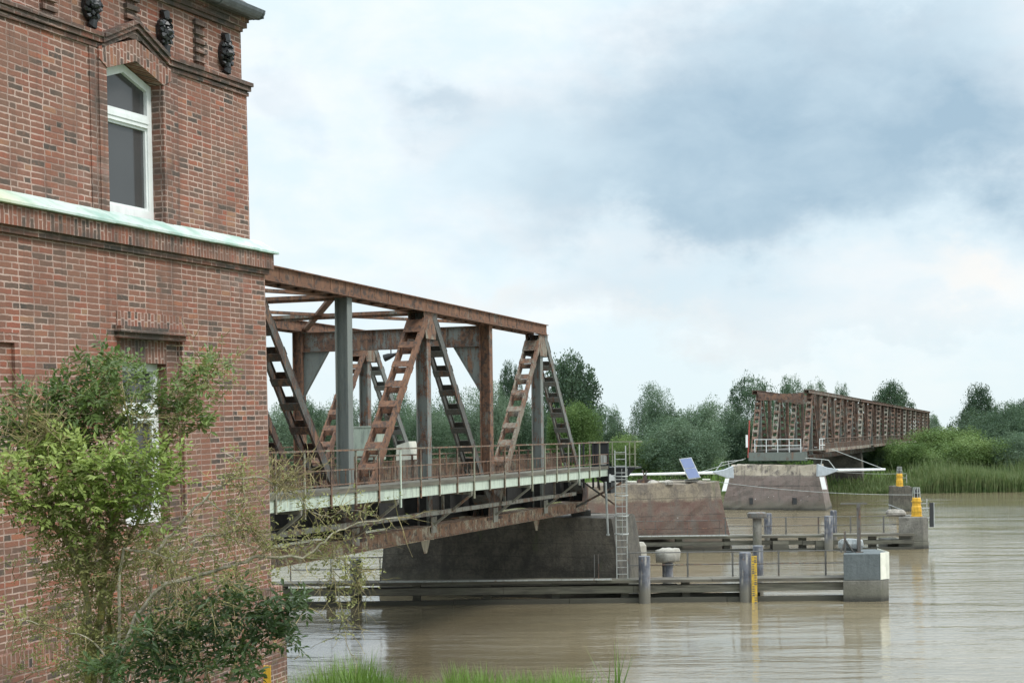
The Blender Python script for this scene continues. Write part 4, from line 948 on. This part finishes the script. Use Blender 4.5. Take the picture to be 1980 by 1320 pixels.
# barrier booms at both ends of the far pier
def boom(side, tip, root_px, label):
    base = at(root_px[0], root_px[1], 138.3 if side < 0 else 135.6); tipp = at(tip[0], tip[1], 137.5 if side < 0 else 134.8)
    o = thing('barrier_boom', label, 'boom', base); d = tipp-base
    mb = MB(); mb.tube([(0, 0, 0), d*.5, d], [.15, .12, .10], 10); mb.build('pole', 'whitesteel', o)
    s = side
    mb = MB(); mb.prism([(s*1.1, .1), (s*.0, .28), (-s*.85, .62), (-s*.9, -.55), (-s*.2, -.5), (s*.9, -.1)], lambda u, v, w_: (u, w_, v), -.35, .35); mb.build('bracket', 'hull', o, bevel=.05)
    mb = MB(); mb.prism([(-s*.45, -.55), (-s*.05, -.55), (-s*.0+s*.28, -1.75), (-s*.12, -1.75)] if s < 0 else [(-.75, -.6), (-.30, -.6), (-.05, -1.75), (-.50, -1.75)], lambda u, v, w_: (u, w_, v), -.42, -.36); mb.build('board', 'white', o)
    mb = MB(); q = Vector((-s*.5, .1, .55)); mb.tube([q, q+Vector((s*.1, 0, .5)), q+Vector((-s*1.4, .2, .62))], .035, 6); mb.tube([(s*.8, 0, .15), (s*.2, 0, .95), (-s*.4, 0, 1.05), (-s*.5, 0, .5)], .045, 6); mb.build('hoop', 'galv', o)
    return o
b1 = boom(-1, (1205, 917.5), (1400, 913), 'longer white boom pole reaching left from the grey pier, passing behind the solar panel')
b2 = boom(1, (1712, 907), (1598, 909), 'white boom pole reaching right from the grey pier below the far bridge')
def cable(name, pts, r, label, sag=0.0, m='galv'):
    a, b = pts; P = [a.lerp(b, k/24) - Vector((0, 0, 4*sag*(k/24)*(1-k/24))) for k in range(25)]
    o = MB().tube(P, r, 5).build(name, m, None, a); tag(o, label, 'cable'); return o
cable('stay_cable', (at(1608, 868, 139), at(1708, 906, 134.9)), .028, 'straight stay cable from the far bridge down to the tip of the right white boom')
cable('stay_cable', (at(1352, 913, 138.0), at(1442, 886, 141)), .028, 'stay cable rising from the left white boom to the far bridge end')
cable('wire_rope', (at(1372, 929, 94), at(1772, 956, 92.0)), .016, 'long sagging wire rope from the reddish pier to the nearer yellow beacon', .25)
cable('wire_rope', (at(1600, 910, 136), at(1753, 915, 134.9)), .016, 'thin wire rope from the grey pier to the farther yellow beacon', .12)
# gulls' droppings on the middle pier are in the masonry; tall caged ladder from the landing to the guide wall
la = thing('caged_ladder', 'tall galvanised ladder with safety cage from the bridge landing down to the guide wall', 'ladder', (4.83, 64.35, 0))
mb = MB(); mb.bar((-.24, 0, .98), (-.27, .02, 6.7), .05, .05); mb.build('side_rail', 'galv', la)
mb = MB(); mb.bar((.24, 0, .98), (.21, .02, 6.9), .05, .05); mb.build('side_rail', 'galv', la)
mb = MB()
for k in range(19):
    mb = MB(); z = 1.2+k*.3; mb.bar((-.24-.005*k/3, 0, z), (.24-.005*k/3, 0, z), .03, .03); mb.build('rung', 'galv', la)
for z in (3.0, 3.8, 4.7, 5.55):
    mb = MB(); P = [(.30*math.cos(a)-.02, -.05-.62*math.sin(a), z) for a in [math.pi*i/10 for i in range(11)]]; mb.tube(P, .025, 6); mb.build('cage_hoop', 'galv', la)
for a in (.5, 1.57, 2.6):
    mb = MB(); x, y = .30*math.cos(a)-.02, -.05-.62*math.sin(a); mb.bar((x, y, 2.9), (x, y, 5.9), .045, .015); mb.build('cage_strip', 'galv', la)
dp = thing('downpipe', 'thin grey pole beside the caged ladder, below the white sign plate', 'pole', (px_x(1179, 64.6)-.0, 64.6, 0))
mb = MB(); mb.tube([(-.06, 0, 2.9), (-.14, 0, 5.3)], .05, 8); mb.box(-.12, 0.02, -.04, .3, 2.9, 2.96); mb.build('pole', 'galv', dp)
# yellow marker post by the house corner
mk = thing('marker_post', 'yellow marker post with black marks in the grass by the foot of the brick house', 'marker post', (-3.42, 20.0, 3.0))
mb = MB(); mb.box(-.05, .05, -.02, .02, 0, 1.27); mb.build('post', 'yellow', mk)
for z, s in ((1.10, -1), (.98, 1), (.86, -1), (.74, 1)): MB().box(*sorted((0, s*.042)), -.023, -.019, z, z+.05).build('mark', 'black', mk)

# ------------------------------------------------------------------ trees and bushes of the far bank
def rdir(rng):
    z = rng.uniform(-1, 1); a = rng.uniform(0, 2*math.pi); r = math.sqrt(1-z*z); return Vector((r*math.cos(a), r*math.sin(a), z))
def add_leaf(V, Fc, p, d, n, L, Wd):
    """a leaf: bent diamond of two faces along d, normal n"""
    s = d.cross(n)
    if s.length < 1e-4: s = d.orthogonal()
    s.normalize(); s *= Wd/2; i = len(V); up = n*(L*.12)
    V += [tuple(p), tuple(p+d*(L*.5)+s+up), tuple(p+d*L), tuple(p+d*(L*.5)-s+up)]
    Fc += [(i, i+1, i+2, i+3)]
def crown_mesh(name, seed, lobes, per, L, Wd, droop=0.0, mat_='leaf_willow', fill=.55):
    rng = random.Random(seed); V = []; Fc = []
    for (cx, cy, cz, rx, ry, rz) in lobes:
        k = int(per*(rx*ry+rx*rz+ry*rz)/.06)
        subs = [rdir(rng) for _ in range(int(14+60*rx))]
        for _ in range(k):
            c = rng.choice(subs); d = (c + rdir(rng)*.42).normalized(); q = fill+(1.10-fill)*math.sqrt(rng.random())
            q *= 1+.24*math.sin(c.x*9+c.y*7+c.z*5)
            p = Vector((cx+rx*d.x*q, cy+ry*d.y*q, cz+rz*d.z*q))
            if p.z < 0: continue
            dd = (d*.6+rdir(rng)*.8+Vector((0, 0, -droop+.15))).normalized(); nn = (d+rdir(rng)*.9).normalized()
            sc = rng.uniform(.6, 1.3); add_leaf(V, Fc, p, dd, nn, L*sc, Wd*sc)
    me = bpy.data.meshes.new(name); me.from_pydata(V, [], Fc); me.update(); me.materials.append(M[mat_]); return me
def trunk_mesh(name, seed, h0, r, limbs, top=.7, lean=.03):
    rng = random.Random(seed); mb = MB()
    mb.tube([(0, 0, -.05), (lean*.3, 0, h0*.5), (lean, lean*.5, h0), (lean*1.6, 0, top)], [r*1.3, r, r*.8, r*.25], 7)
    for k in range(limbs):
        a = k*2.4+rng.random(); z = h0*(.75+.5*rng.random()); e = Vector((math.cos(a)*rng.uniform(.2, .36), math.sin(a)*rng.uniform(.2, .36), z+rng.uniform(.15, .38)))
        mb.tube([(lean*.7, 0, z), (e.x*.5, e.y*.5, (z+e.z)*.5-.02), tuple(e)], [r*.5, r*.35, r*.12], 5)
    me = bpy.data.meshes.new(name); me.from_pydata(mb.v, [], mb.f); me.update(); me.materials.append(M['bark']); return me
def lobes_round(seed, n, z0=.25, spread=.30, rmin=.13, rmax=.22):
    rng = random.Random(seed); out = [(0, 0, .56, .36, .36, .36)]
    for k in range(n):
        a = 2.39996*k+rng.uniform(-.3, .3); f = (k+.5)/n; z = z0+(.92-z0)*f; w = spread*1.08*math.sqrt(max(.08, 1-((f-.40)/.62)**2)); rr = rng.uniform(rmin, rmax)*(1.05-.35*f)
        out.append((w*math.cos(a), w*math.sin(a), z-rr*.2, rr, rr, rr*.9))
    return out
def lobes_bush(seed, n):
    rng = random.Random(seed); out = [(0, 0, .36, .36, .36, .34), (.14, .1, .56, .24, .24, .26), (-.16, -.05, .48, .22, .22, .26)]
    for k in range(n):
        a = 2.39996*k; d = .36*math.sqrt((k+.5)/n); h = rng.uniform(.42, .80)*(1-.75*(d/.5)**2*.6); rr = rng.choice((.10, .13, .16, .20, .25))
        out.append((d*math.cos(a), d*math.sin(a), max(.14, h+rng.uniform(-.08, .10)), rr, rr, rr*1.1))
    return out
CM = {'willow': [crown_mesh('willow_crown', 11+i, lobes_bush(50+i, 20), 846, 0.0222, 0.0104, .1, 'leaf_willow') for i in range(3)],
      'oak': [crown_mesh('dark_crown', 31+i, lobes_round(70+i, 26), 810, 0.0252, 0.0160, .1, 'leaf_dark', .5) for i in range(2)],
      'round': [crown_mesh('round_crown', 41+i, lobes_round(80+i, 23, .18), 864, 0.0237, 0.0120, .1, 'leaf_willow') for i in range(2)],
      'bush': [crown_mesh('bush_crown', 51+i, lobes_bush(90+i, 18), 846, 0.0266, 0.0136, .0, 'leaf_bright') for i in range(2)],
      'darkbush': [crown_mesh('darkbush_crown', 61+i, lobes_bush(95+i, 19), 846, 0.0252, 0.0128, .0, 'leaf_dark') for i in range(2)],
      'thin': [crown_mesh('thin_crown', 71, lobes_round(99, 9, .3, .2, .10, .15), 74, .045, .018, .1, 'leaf_pale', .3)]}
TM = {'willow': trunk_mesh('willow_trunk', 1, .25, .022, 5), 'oak': trunk_mesh('oak_trunk', 2, .32, .026, 7), 'round': trunk_mesh('round_trunk', 3, .22, .022, 6),
      'bush': trunk_mesh('bush_stem', 4, .18, .018, 5, .5), 'darkbush': trunk_mesh('bush_stem', 5, .18, .018, 5, .5), 'thin': trunk_mesh('thin_trunk', 6, .35, .016, 7, .9)}
trng = random.Random(77)
def tree(kind, px_, ytop, halfw, z, label, group=None, var=0, cat=None, base=None):
    """a tree as wide and high as measured in the photo, at distance z"""
    zb_ = 1.0 if base is None else base; top = at(px_, ytop, z); h = top.z-zb_; wd = 2*halfw*z/F
    nm = {'willow': 'willow_tree', 'oak': 'broadleaf_tree', 'round': 'willow_tree', 'bush': 'bush', 'darkbush': 'bush', 'thin': 'slender_tree'}[kind]
    o = thing(nm, label, cat or ('bush' if 'bush' in nm else 'tree'), (top.x, z, zb_), (0, 0, trng.uniform(0, 6.28)), group)
    o.scale = (wd*1.16, wd*1.16, h*1.03)
    ms = CM[kind]; c = bpy.data.objects.new('crown', ms[var % len(ms)]); COL.objects.link(c); c.parent = o
    s = bpy.data.objects.new('trunk', TM[kind]); COL.objects.link(s); s.parent = o
    return o
GL = 'willows behind the near bridge'; LL = 'rounded willow in the row on the far bank seen through the rusty near bridge'
for i, (x, yt, hw, z, v) in enumerate([(545, 790, 60, 205, 0), (608, 764, 48, 214, 1), (668, 778, 50, 208, 2), (748, 772, 52, 212, 0), (828, 768, 50, 206, 1), (885, 764, 45, 214, 2), (945, 760, 48, 209, 0)]):
    tree('willow', x, yt, hw, z, LL, GL, v)
tree('oak', 1101, 692, 60, 262, 'tall dark tree with a wide crown rising behind the end post of the near bridge')
tree('oak', 985, 708, 26, 266, 'smaller dark tree seen through the last open bay of the near bridge', var=1)
tree('willow', 1018, 775, 42, 212, 'willow right behind the last ladder-like diagonal of the near bridge', var=2)
tree('bush', 1105, 783, 50, 205, 'bright rounded willow bush below the tall dark tree', cat='tree', var=1)
tree('round', 1172, 789, 40, 225, 'grey green tree between the tall dark tree and the thin pale tree', var=1)
tree('darkbush', 1190, 828, 40, 210, 'low dark bush to the left below the thin pale tree')
tree('thin', 1222, 790, 16, 235, 'thin pale almost bare tree standing alone against the sky')
tree('willow', 1272, 762, 44, 205, 'tall grey green willow right of the thin pale tree', var=0)
tree('willow', 1352, 768, 55, 210, 'broad grey green willow behind the solar panel', var=1)
tree('willow', 1322, 812, 78, 188, 'low wide willow in front, its foliage reaching down behind the solar panel', var=2)
tree('bush', 1240, 838, 48, 192, 'light green bush at the meadow edge left of the solar panel', var=0)
tree('round', 1452, 727, 52, 222, 'tallest grey green willow, left behind the open end of the far bridge', var=0)
tree('darkbush', 1420, 800, 36, 196, 'dark shrub between the front willow and the far bridge end', var=1)
tree('round', 1528, 733, 38, 232, 'feathery willow rising above the portal of the far bridge', var=1)
tree('round', 1578, 738, 32, 240, 'smaller willow top just right above the portal of the far bridge', var=0)
tree('round', 1628, 747, 22, 248, 'single small willow top above the first spans of the far bridge', var=1)
tree('willow', 1500, 800, 60, 216, 'dark willow seen through the trusses of the far bridge near its open end', var=1)
tree('willow', 1600, 800, 60, 238, 'willow seen through the middle of the first far bridge span', var=2)
tree('willow', 1690, 815, 60, 262, 'willow seen through the second far bridge span', var=0)
tree('oak', 1724, 743, 40, 345, 'dark dome shaped tree rising above the far bridge')
tree('round', 1798, 800, 26, 340, 'distant tree at the far end of the bridge', var=0)
tree('oak', 1892, 749, 34, 250, 'dark tree standing highest above the bushes by the right edge', var=1)
tree('willow', 1945, 776, 42, 262, 'grey green tree right behind the highest dark one', var=1)
tree('oak', 1985, 778, 40, 258, 'dark tree cut by the right edge of the photo', var=0)
tree('darkbush', 1880, 800, 62, 220, 'broad dark green bush below the highest tree on the right', var=0)
tree('willow', 1955, 792, 60, 210, 'grey green willow bush at the right edge above the reeds', var=0)
tree('bush', 1822, 828, 62, 206, 'light green domed bush hiding the lower end of the far bridge', var=1)
tree('bush', 1752, 848, 48, 200, 'light green bush directly under the far bridge deck', var=0)
tree('darkbush', 1690, 868, 44, 204, 'shaded bush under the far bridge', var=1)
tree('bush', 1885, 842, 70, 190, 'yellowish green low bush above the reeds on the right', var=0)
tree('willow', 1985, 838, 60, 186, 'bush at the right edge directly behind the reeds', var=2)
tree('darkbush', 1640, 855, 40, 215, 'dark bush behind the grey pier, below the first far span', var=0)
# a thin far tree line under the horizon sky
far = MB(); rng = random.Random(5)
V = []; Fc = []
for k in range(16000):
    x = rng.uniform(-260, 420); hgt = 5+2.2*math.sin(x*.05)+2.5*math.sin(x*.13+1)+1.6*math.sin(x*.31); z = 1+rng.random()**.7*hgt; y = 430+rng.uniform(-8, 8)
    add_leaf(V, Fc, Vector((x, y, z)), rdir(rng), rdir(rng), 1.15, .7)
tag(stuff(raw('far_tree_line', V, Fc, 'leaf_dark')), 'low dark line of woodland along the horizon behind the far bank', 'woodland')

# ------------------------------------------------------------------ reeds, meadow and bank grass
def blades(name, n, area, h, wd, m, label, cat, seed, hfun=None):
    rng = random.Random(seed); V = []; Fc = []
    while len(Fc) < 2*n:
        x, y, z = area(rng); hh = h*rng.uniform(.55, 1.15)*(hfun(x, y) if hfun else 1)
        if hh < .05: n -= 1; continue
        a = rng.uniform(0, 6.28); ln = rng.uniform(.05, .45)*hh; w = wd*rng.uniform(.6, 1.2); sx, sy = math.cos(a+1.57)*w/2, math.sin(a+1.57)*w/2
        b = Vector((x, y, z)); m1 = b+Vector((math.cos(a)*ln*.35, math.sin(a)*ln*.35, hh*.6)); tp_ = b+Vector((math.cos(a)*ln, math.sin(a)*ln, hh)); i = len(V)
        V += [(b.x-sx, b.y-sy, b.z), (b.x+sx, b.y+sy, b.z), (m1.x+sx*.8, m1.y+sy*.8, m1.z), (m1.x-sx*.8, m1.y-sy*.8, m1.z), tuple(tp_)]
        Fc += [(i, i+1, i+2, i+3), (i+3, i+2, i+4)]
    return tag(stuff(raw(name, V, Fc, m)), label, cat)
def reed_area(r):
    x = r.uniform(40, 100); y = 171.5+abs(r.gauss(0, 1))*5; return x, y, max(-.3, far_z(x, y))
blades('reed_bed', 30000, reed_area, 2.95, .095, 'reed', 'belt of tall green reeds along the water on the right', 'reeds', 1, lambda x, y: min(1.0, max(.12, (x-38)/14))*(1+.12*math.sin(x*.5)))
def reed_area2(r):
    x = r.uniform(-60, 42); y = 173+abs(r.gauss(0, 1))*5; return x, y, max(-.3, far_z(x, y))
blades('shore_grass', 9000, reed_area2, 1.3, .14, 'reed', 'low reeds and grass along the far shore behind the piers', 'reeds', 2)
def meadow_area(r):
    x = r.uniform(-30, 60); y = r.uniform(178, 232); return x, y, far_z(x, y)
blades('meadow_grass', 9000, meadow_area, .8, .22, 'grass', 'bright green meadow grass on the far bank between the trees', 'grass', 3)
def bank_area(r):
    x = r.uniform(-4.5, 3.4); y = 20.6+r.gauss(0, .55); return x, y, near_z(x, y)-.05
def bank_h(x, y):
    u = 990+x*F/y
    f = (.70+.34*min(1, max(0, (u-520)/90))) if u < 690 else max(.55, 1.04-(u-690)/190) if u < 860 else (.745 if u < 1130 else .55)
    return f*(1+.03*math.sin(x*2.3)+.03*math.sin(x*11))
blades('bank_grass', 15000, bank_area, 1.06, .016, 'grass', 'tall bright green grass along the near bank at the bottom edge', 'grass', 4, bank_h)
def bank_area2(r):
    x = r.uniform(-5, 6); y = r.uniform(11, 22); return x, y, near_z(x, y)-.03
blades('bank_turf', 9000, bank_area2, .35, .014, 'grass', 'short turf on the near bank below the frame', 'grass', 6)
o = blades('grass_tuft', 26, lambda r: (1.43+r.gauss(0, .06), 20.3+r.gauss(0, .05), near_z(1.4, 20.3)-.05), 1.22, .022, 'grass', 'single tuft of long grass blades standing out above the bottom edge', 'grass tuft', 9)
del o['kind']

# ------------------------------------------------------------------ elder shrub, dark shrub and bare twigs in front of the house
rng = random.Random(2024)
def wob(pts, amp, sub=4):
    out = []
    for a, b in zip(pts[:-1], pts[1:]):
        for k in range(sub): out.append(a.lerp(b, k/sub) + rdir(rng)*amp*(a-b).length*(0 if k == 0 else 1))
    return out+[pts[-1]]
def poly(pix, z0, z1): n = len(pix)-1; return [at(x, y, z0+(z1-z0)*i/max(1, n)) for i, (x, y) in enumerate(pix)]
def limb(mb, pix, z0, z1, r0, r1, n=7, amp=.035):
    P = wob(poly(pix, z0, z1), amp); k = len(P)-1; mb.tube(P, [r0+(r1-r0)*i/k for i in range(k+1)], n); return P
def twigs(mb, P, n, L, r, gen=2, up=.2, droop=0.0):
    for _ in range(n):
        i = rng.randrange(max(1, len(P)//4), len(P)); d = (P[i]-P[i-1]).normalized(); e = (d*.5+rdir(rng)*.9+Vector((0, 0, up-droop))).normalized(); ln = L*rng.uniform(.4, 1.2)
        q = [P[i]]
        for s in range(3): e = (e+rdir(rng)*.35+Vector((0, 0, -droop*.3))).normalized(); q.append(q[-1]+e*ln/3)
        mb.tube(q, [r, r*.8, r*.6, r*.3], 4, False)
        if gen > 1: twigs(mb, q, 2, L*.5, r*.6, gen-1, up, droop)
def leaf_cluster(V, Fc, c, R, n, L, Wd, flat=.7, sub=7):
    """sprays: short shoots, each with leaves in pairs"""
    for _ in range(n):
        d = rdir(rng); d.z = d.z*flat+.1; p = c+Vector((d.x*R, d.y*R, d.z*R))*math.sqrt(rng.random())
        ax = (d+rdir(rng)*.7+Vector((0, 0, .35))).normalized(); sl = L*rng.uniform(1.2, 2.0)
        nn = (Vector((0, -.35, 1))+rdir(rng)*.55).normalized(); sd_ = ax.cross(nn).normalized()
        for k in range(sub):
            f = (k//2+.6)/(sub/2); q = p+ax*sl*f; sg = 1 if k % 2 else -1
            dd = (ax*.55+sd_*sg*.9+Vector((0, 0, -.25))+rdir(rng)*.25).normalized() if k < sub-1 else ax
            s = rng.uniform(.7, 1.2); add_leaf(V, Fc, q, dd, (nn+rdir(rng)*.35).normalized(), L*s, Wd*s)
el_ = thing('elder_shrub', 'large green elder shrub with lichen covered stems in front of the brick house', 'shrub', at(185, 1500, 13.0))
E0 = el_.location
def local(mb, o0): mb.v = [tuple(Vector(v)-o0) for v in mb.v]; return mb
mb = MB(); stems = []
for pix, z0, z1, r0, r1 in [
    ([(180, 1500), (180, 1318), (196, 1190), (201, 1104), (206, 1055), (216, 1006), (252, 962), (262, 900), (250, 820), (235, 740)], 13.0, 13.1, .075, .012),
    ([(166, 1500), (170, 1310), (166, 1139), (157, 1097), (139, 1062), (105, 1017), (77, 989), (31, 961), (-20, 930)], 13.0, 12.4, .06, .014),
    ([(166, 1139), (172, 1060), (160, 980), (150, 900), (165, 820), (180, 740)], 13.0, 13.4, .045, .010),
    ([(200, 1330), (212, 1240), (214, 1150), (240, 1059), (270, 1000), (300, 940), (330, 850), (345, 790), (392, 745), (420, 712)], 13.1, 13.6, .045, .007),
    ([(105, 1017), (80, 940), (60, 880), (50, 830), (60, 790)], 12.7, 12.4, .03, .008),
    ([(216, 1006), (190, 940), (110, 880), (95, 840)], 13.0, 12.6, .03, .008)]:
    P = limb(mb, pix, z0, z1, r0*.55, r1*.6); stems.append(P)
local(mb, E0).build('stem', 'lichen', el_, smooth=True)
mb = MB()
for P in stems: twigs(mb, P, 46, .45, .0055, 2, .2)
V = []; Fc = []; VD = []; FD = []
def spots(lst, dens, V, Fc, L, Wd, zj=.5, zc=13.0, px2m=13.0/F):
    for x, y, r, z in lst:
        c = at(x, y, z+rng.uniform(-zj, zj)*.5); R = r*z/F
        leaf_cluster(V, Fc, c-E0, R*1.12, int(dens*(r/45)**2*rng.uniform(.45, .95))+2, L*rng.uniform(.8, 1.15), Wd)
        for _ in range(3):
            e = rdir(rng); e.z = abs(e.z)*.8; leaf_cluster(V, Fc, c-E0+e.normalized()*R*1.25, R*.22, max(2, int(dens*(r/45)**2*.06)), L, Wd)
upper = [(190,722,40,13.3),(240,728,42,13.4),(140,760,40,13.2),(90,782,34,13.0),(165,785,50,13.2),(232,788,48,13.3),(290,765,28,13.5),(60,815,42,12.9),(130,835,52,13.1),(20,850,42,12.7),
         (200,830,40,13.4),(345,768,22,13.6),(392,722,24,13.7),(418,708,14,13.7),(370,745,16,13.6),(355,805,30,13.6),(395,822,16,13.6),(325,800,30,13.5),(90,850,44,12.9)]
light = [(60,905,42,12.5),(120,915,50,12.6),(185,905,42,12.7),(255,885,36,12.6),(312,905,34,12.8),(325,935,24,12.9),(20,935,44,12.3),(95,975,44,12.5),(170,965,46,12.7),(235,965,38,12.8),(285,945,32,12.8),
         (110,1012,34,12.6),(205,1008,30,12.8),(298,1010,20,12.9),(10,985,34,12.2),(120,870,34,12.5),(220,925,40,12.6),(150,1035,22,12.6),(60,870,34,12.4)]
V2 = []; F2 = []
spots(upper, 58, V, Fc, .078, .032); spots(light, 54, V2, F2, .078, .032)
# shoots from stems to each spray
for x, y, r, z in upper+light:
    c = at(x, y, z); b = min((p for P in stems for p in P), key=lambda p: (p-c).length+max(0, p.z-c.z)*2); q = wob([b, b.lerp(c, .5)+Vector((0, 0, -.04)), c], .06, 3); mb.tube(q, [.012-.009*i/(len(q)-1) for i in range(len(q))], 5, False)
local(mb, E0).build('twig', 'oldtwig', el_)
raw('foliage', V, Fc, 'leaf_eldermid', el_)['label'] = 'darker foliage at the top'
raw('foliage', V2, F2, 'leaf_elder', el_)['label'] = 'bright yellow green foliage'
V3 = []; F3 = []
for _ in range(1500):
    P = rng.choice(stems[:4]); p = rng.choice(P[3:]); V3_ = leaf_cluster(V3, F3, p-E0+rdir(rng)*.20, .05, 1, .055, .022, 1, 5)
for x, y, r, z in [(300,1130,40,13.1),(360,1150,40,13.2),(420,1130,40,13.3),(470,1140,36,13.4),(340,1210,44,13.2),(270,1250,40,13.1),(420,1060,30,13.2),(520,1120,26,13.6),(380,1090,34,13.2),(100,1190,30,12.8),(60,1240,30,12.8),(110,1290,34,12.8),(95,1075,26,13),(110,1110,24,13),(90,1130,20,13),(140,1090,26,13.2),(215,1215,22,13),(190,1150,20,13),(230,1110,22,13),(165,1230,20,12.9),(250,1180,26,13.2),(210,1270,26,13),(150,1290,26,12.8)]:
    leaf_cluster(V3, F3, at(x, y, z)-E0, r*z/F, 26, .050, .018, 1, 5)
raw('sprouts', V3, F3, 'leaf_olive', el_)
# dark leaved shrub at the lower right of the elder
E0 = at(440, 1520, 14.0); ds = thing('dark_shrub', 'lower dark green shrub by the corner of the brick house, above the grass', 'shrub', E0)
mb = MB(); S2 = []
for pix, z0, z1, r0, r1 in [([(430, 1520), (440, 1320), (470, 1240), (500, 1190), (545, 1180), (588, 1172)], 14.0, 14.4, .035, .006), ([(440, 1400), (470, 1300), (520, 1260), (560, 1240)], 14, 14.3, .025, .005), ([(430, 1400), (400, 1300), (430, 1200), (460, 1150)], 14, 13.8, .025, .005),
                            ([(420, 1420), (330, 1300), (290, 1240), (260, 1200)], 14, 13.6, .025, .006), ([(400, 1420), (350, 1320), (380, 1230), (400, 1170)], 13.8, 13.6, .022, .005)]:
    P = limb(mb, pix, z0, z1, r0*.6, r1*.7); S2.append(P)
for P in S2: twigs(mb, P, 14, .4, .006, 2, .2)
local(mb, E0).build('stem', 'oldtwig', ds)
V = []; Fc = []
spots([(455,1160,24,13.1),(480,1185,30,13.3),(510,1205,30,13.4),(540,1185,26,13.5),(568,1178,18,13.6),(590,1170,10,13.6),(500,1250,32,13.3),(540,1240,26,13.4),(556,1252,12,13.4),(470,1225,28,13.2),(466,1290,24,13.2),(455,1285,26,13.1),
       (410,1255,34,13.0),(370,1290,38,12.9),(310,1300,36,12.8),(330,1250,26,12.8),(260,1285,30,12.7),(420,1310,36,13.0),(240,1315,28,12.6),(380,1225,24,12.9),(290,1225,20,12.7),(350,1190,18,12.8),(440,1200,20,13.1),(200,1300,30,12.4),(400,1200,26,12.9),(310,1270,30,12.8)], 30, V, Fc, .095, .034)
raw('foliage', V, Fc, 'leaf_elderdark', ds)
# bare lichen covered branches reaching right across the house corner
E0 = at(215, 1500, 12.8); bb = thing('bare_shrub', 'half dead shrub with bare pale branches reaching across the corner of the brick house', 'shrub', E0)
mb = MB(); S3 = []
for pix, z0, z1, r0, r1 in [
    ([(215, 1500), (222, 1300), (262, 1190), (320, 1128), (383, 1111), (453, 1093), (502, 1074), (585, 1079), (612, 1060), (642, 1032), (692, 1010), (770, 1000)], 12.8, 13.0, .05, .008),
    ([(222, 1300), (230, 1150), (240, 1059), (300, 1069), (331, 1079), (342, 1110)], 12.8, 12.6, .035, .01),
    ([(300, 1069), (348, 1013), (369, 989), (411, 947), (449, 926), (502, 922), (540, 940), (560, 915)], 12.7, 12.9, .03, .009),
    ([(390, 960), (460, 999), (495, 1031), (523, 1062)], 12.8, 12.9, .015, .008), ([(436, 876), (467, 898), (470, 930), (474, 975), (449, 1024)], 12.9, 12.7, .012, .008),
    ([(331, 1079), (383, 1041), (446, 1027), (477, 1024), (530, 1040), (600, 1045), (640, 1052)], 12.7, 13.1, .018, .006),
    ([(222, 1300), (180, 1240), (120, 1215), (60, 1200), (0, 1195)], 12.8, 12.3, .018, .006),
    ([(612, 1060), (640, 1090), (655, 1140), (660, 1190), (668, 1228)], 12.95, 13.0, .012, .004), ([(600, 1078), (650, 1075), (700, 1105), (690, 1140)], 12.95, 13.1, .010, .004),
    ([(540, 940), (575, 955), (600, 990), (640, 1000), (660, 985), (730, 995)], 12.9, 13.1, .012, .004), ([(262, 1190), (350, 1170), (420, 1140), (470, 1110)], 12.8, 12.6, .016, .005),
    ([(262, 1190), (300, 1230), (360, 1200), (400, 1165)], 12.8, 12.6, .014, .005)]:
    S3.append(limb(mb, pix, z0, z1, r0*.5, r1*.55, 6, .05))
for k in range(44):
    x0, y0 = rng.uniform(150, 430), rng.uniform(1230, 1420); x1, y1 = rng.uniform(20, 560), rng.uniform(1040, 1300)
    z = rng.uniform(13.5, 14.5); P = [at(x0, y0, z), at(x0+(x1-x0)*.35, min(y0, y1)-rng.uniform(-20, 60), z+rng.uniform(-.2, .2)), at(x1, y1, z+rng.uniform(-.3, .3))]
    P = wob(P, .10, 4); r0 = rng.uniform(.006, .012); mb.tube(P, [r0*(1-.75*i/(len(P)-1)) for i in range(len(P))], 5, False)
    if k % 4 == 0: S3.append(P)
local(mb, E0).build('branch', 'twig', bb)
mb = MB()
for i, P in enumerate(S3): twigs(mb, P, 34 if i < 3 else 24, .34, .0045, 2, .05, .15)
for (x, y, z) in [(545, 900, 12.9), (570, 925, 12.9), (600, 915, 12.9), (620, 900, 13), (525, 905, 12.8), (585, 945, 12.9)]:
    c = at(x, y, z); P = [S3[2][-6], c]; mb.tube(wob(P, .08), [.007]*5, 4, False); twigs(mb, wob(P, .06), 9, .28, .0045, 2, .1)
local(mb, E0).build('twig', 'oldtwig', bb)
V = []; Fc = []
for _ in range(1900):
    P = rng.choice(S3); p = rng.choice(P[2:])-E0+rdir(rng)*rng.uniform(.02, .22); leaf_cluster(V, Fc, p, .03, 1, .042, .017, 1, 4)
raw('sprouts', V, Fc, 'leaf_olive', bb)
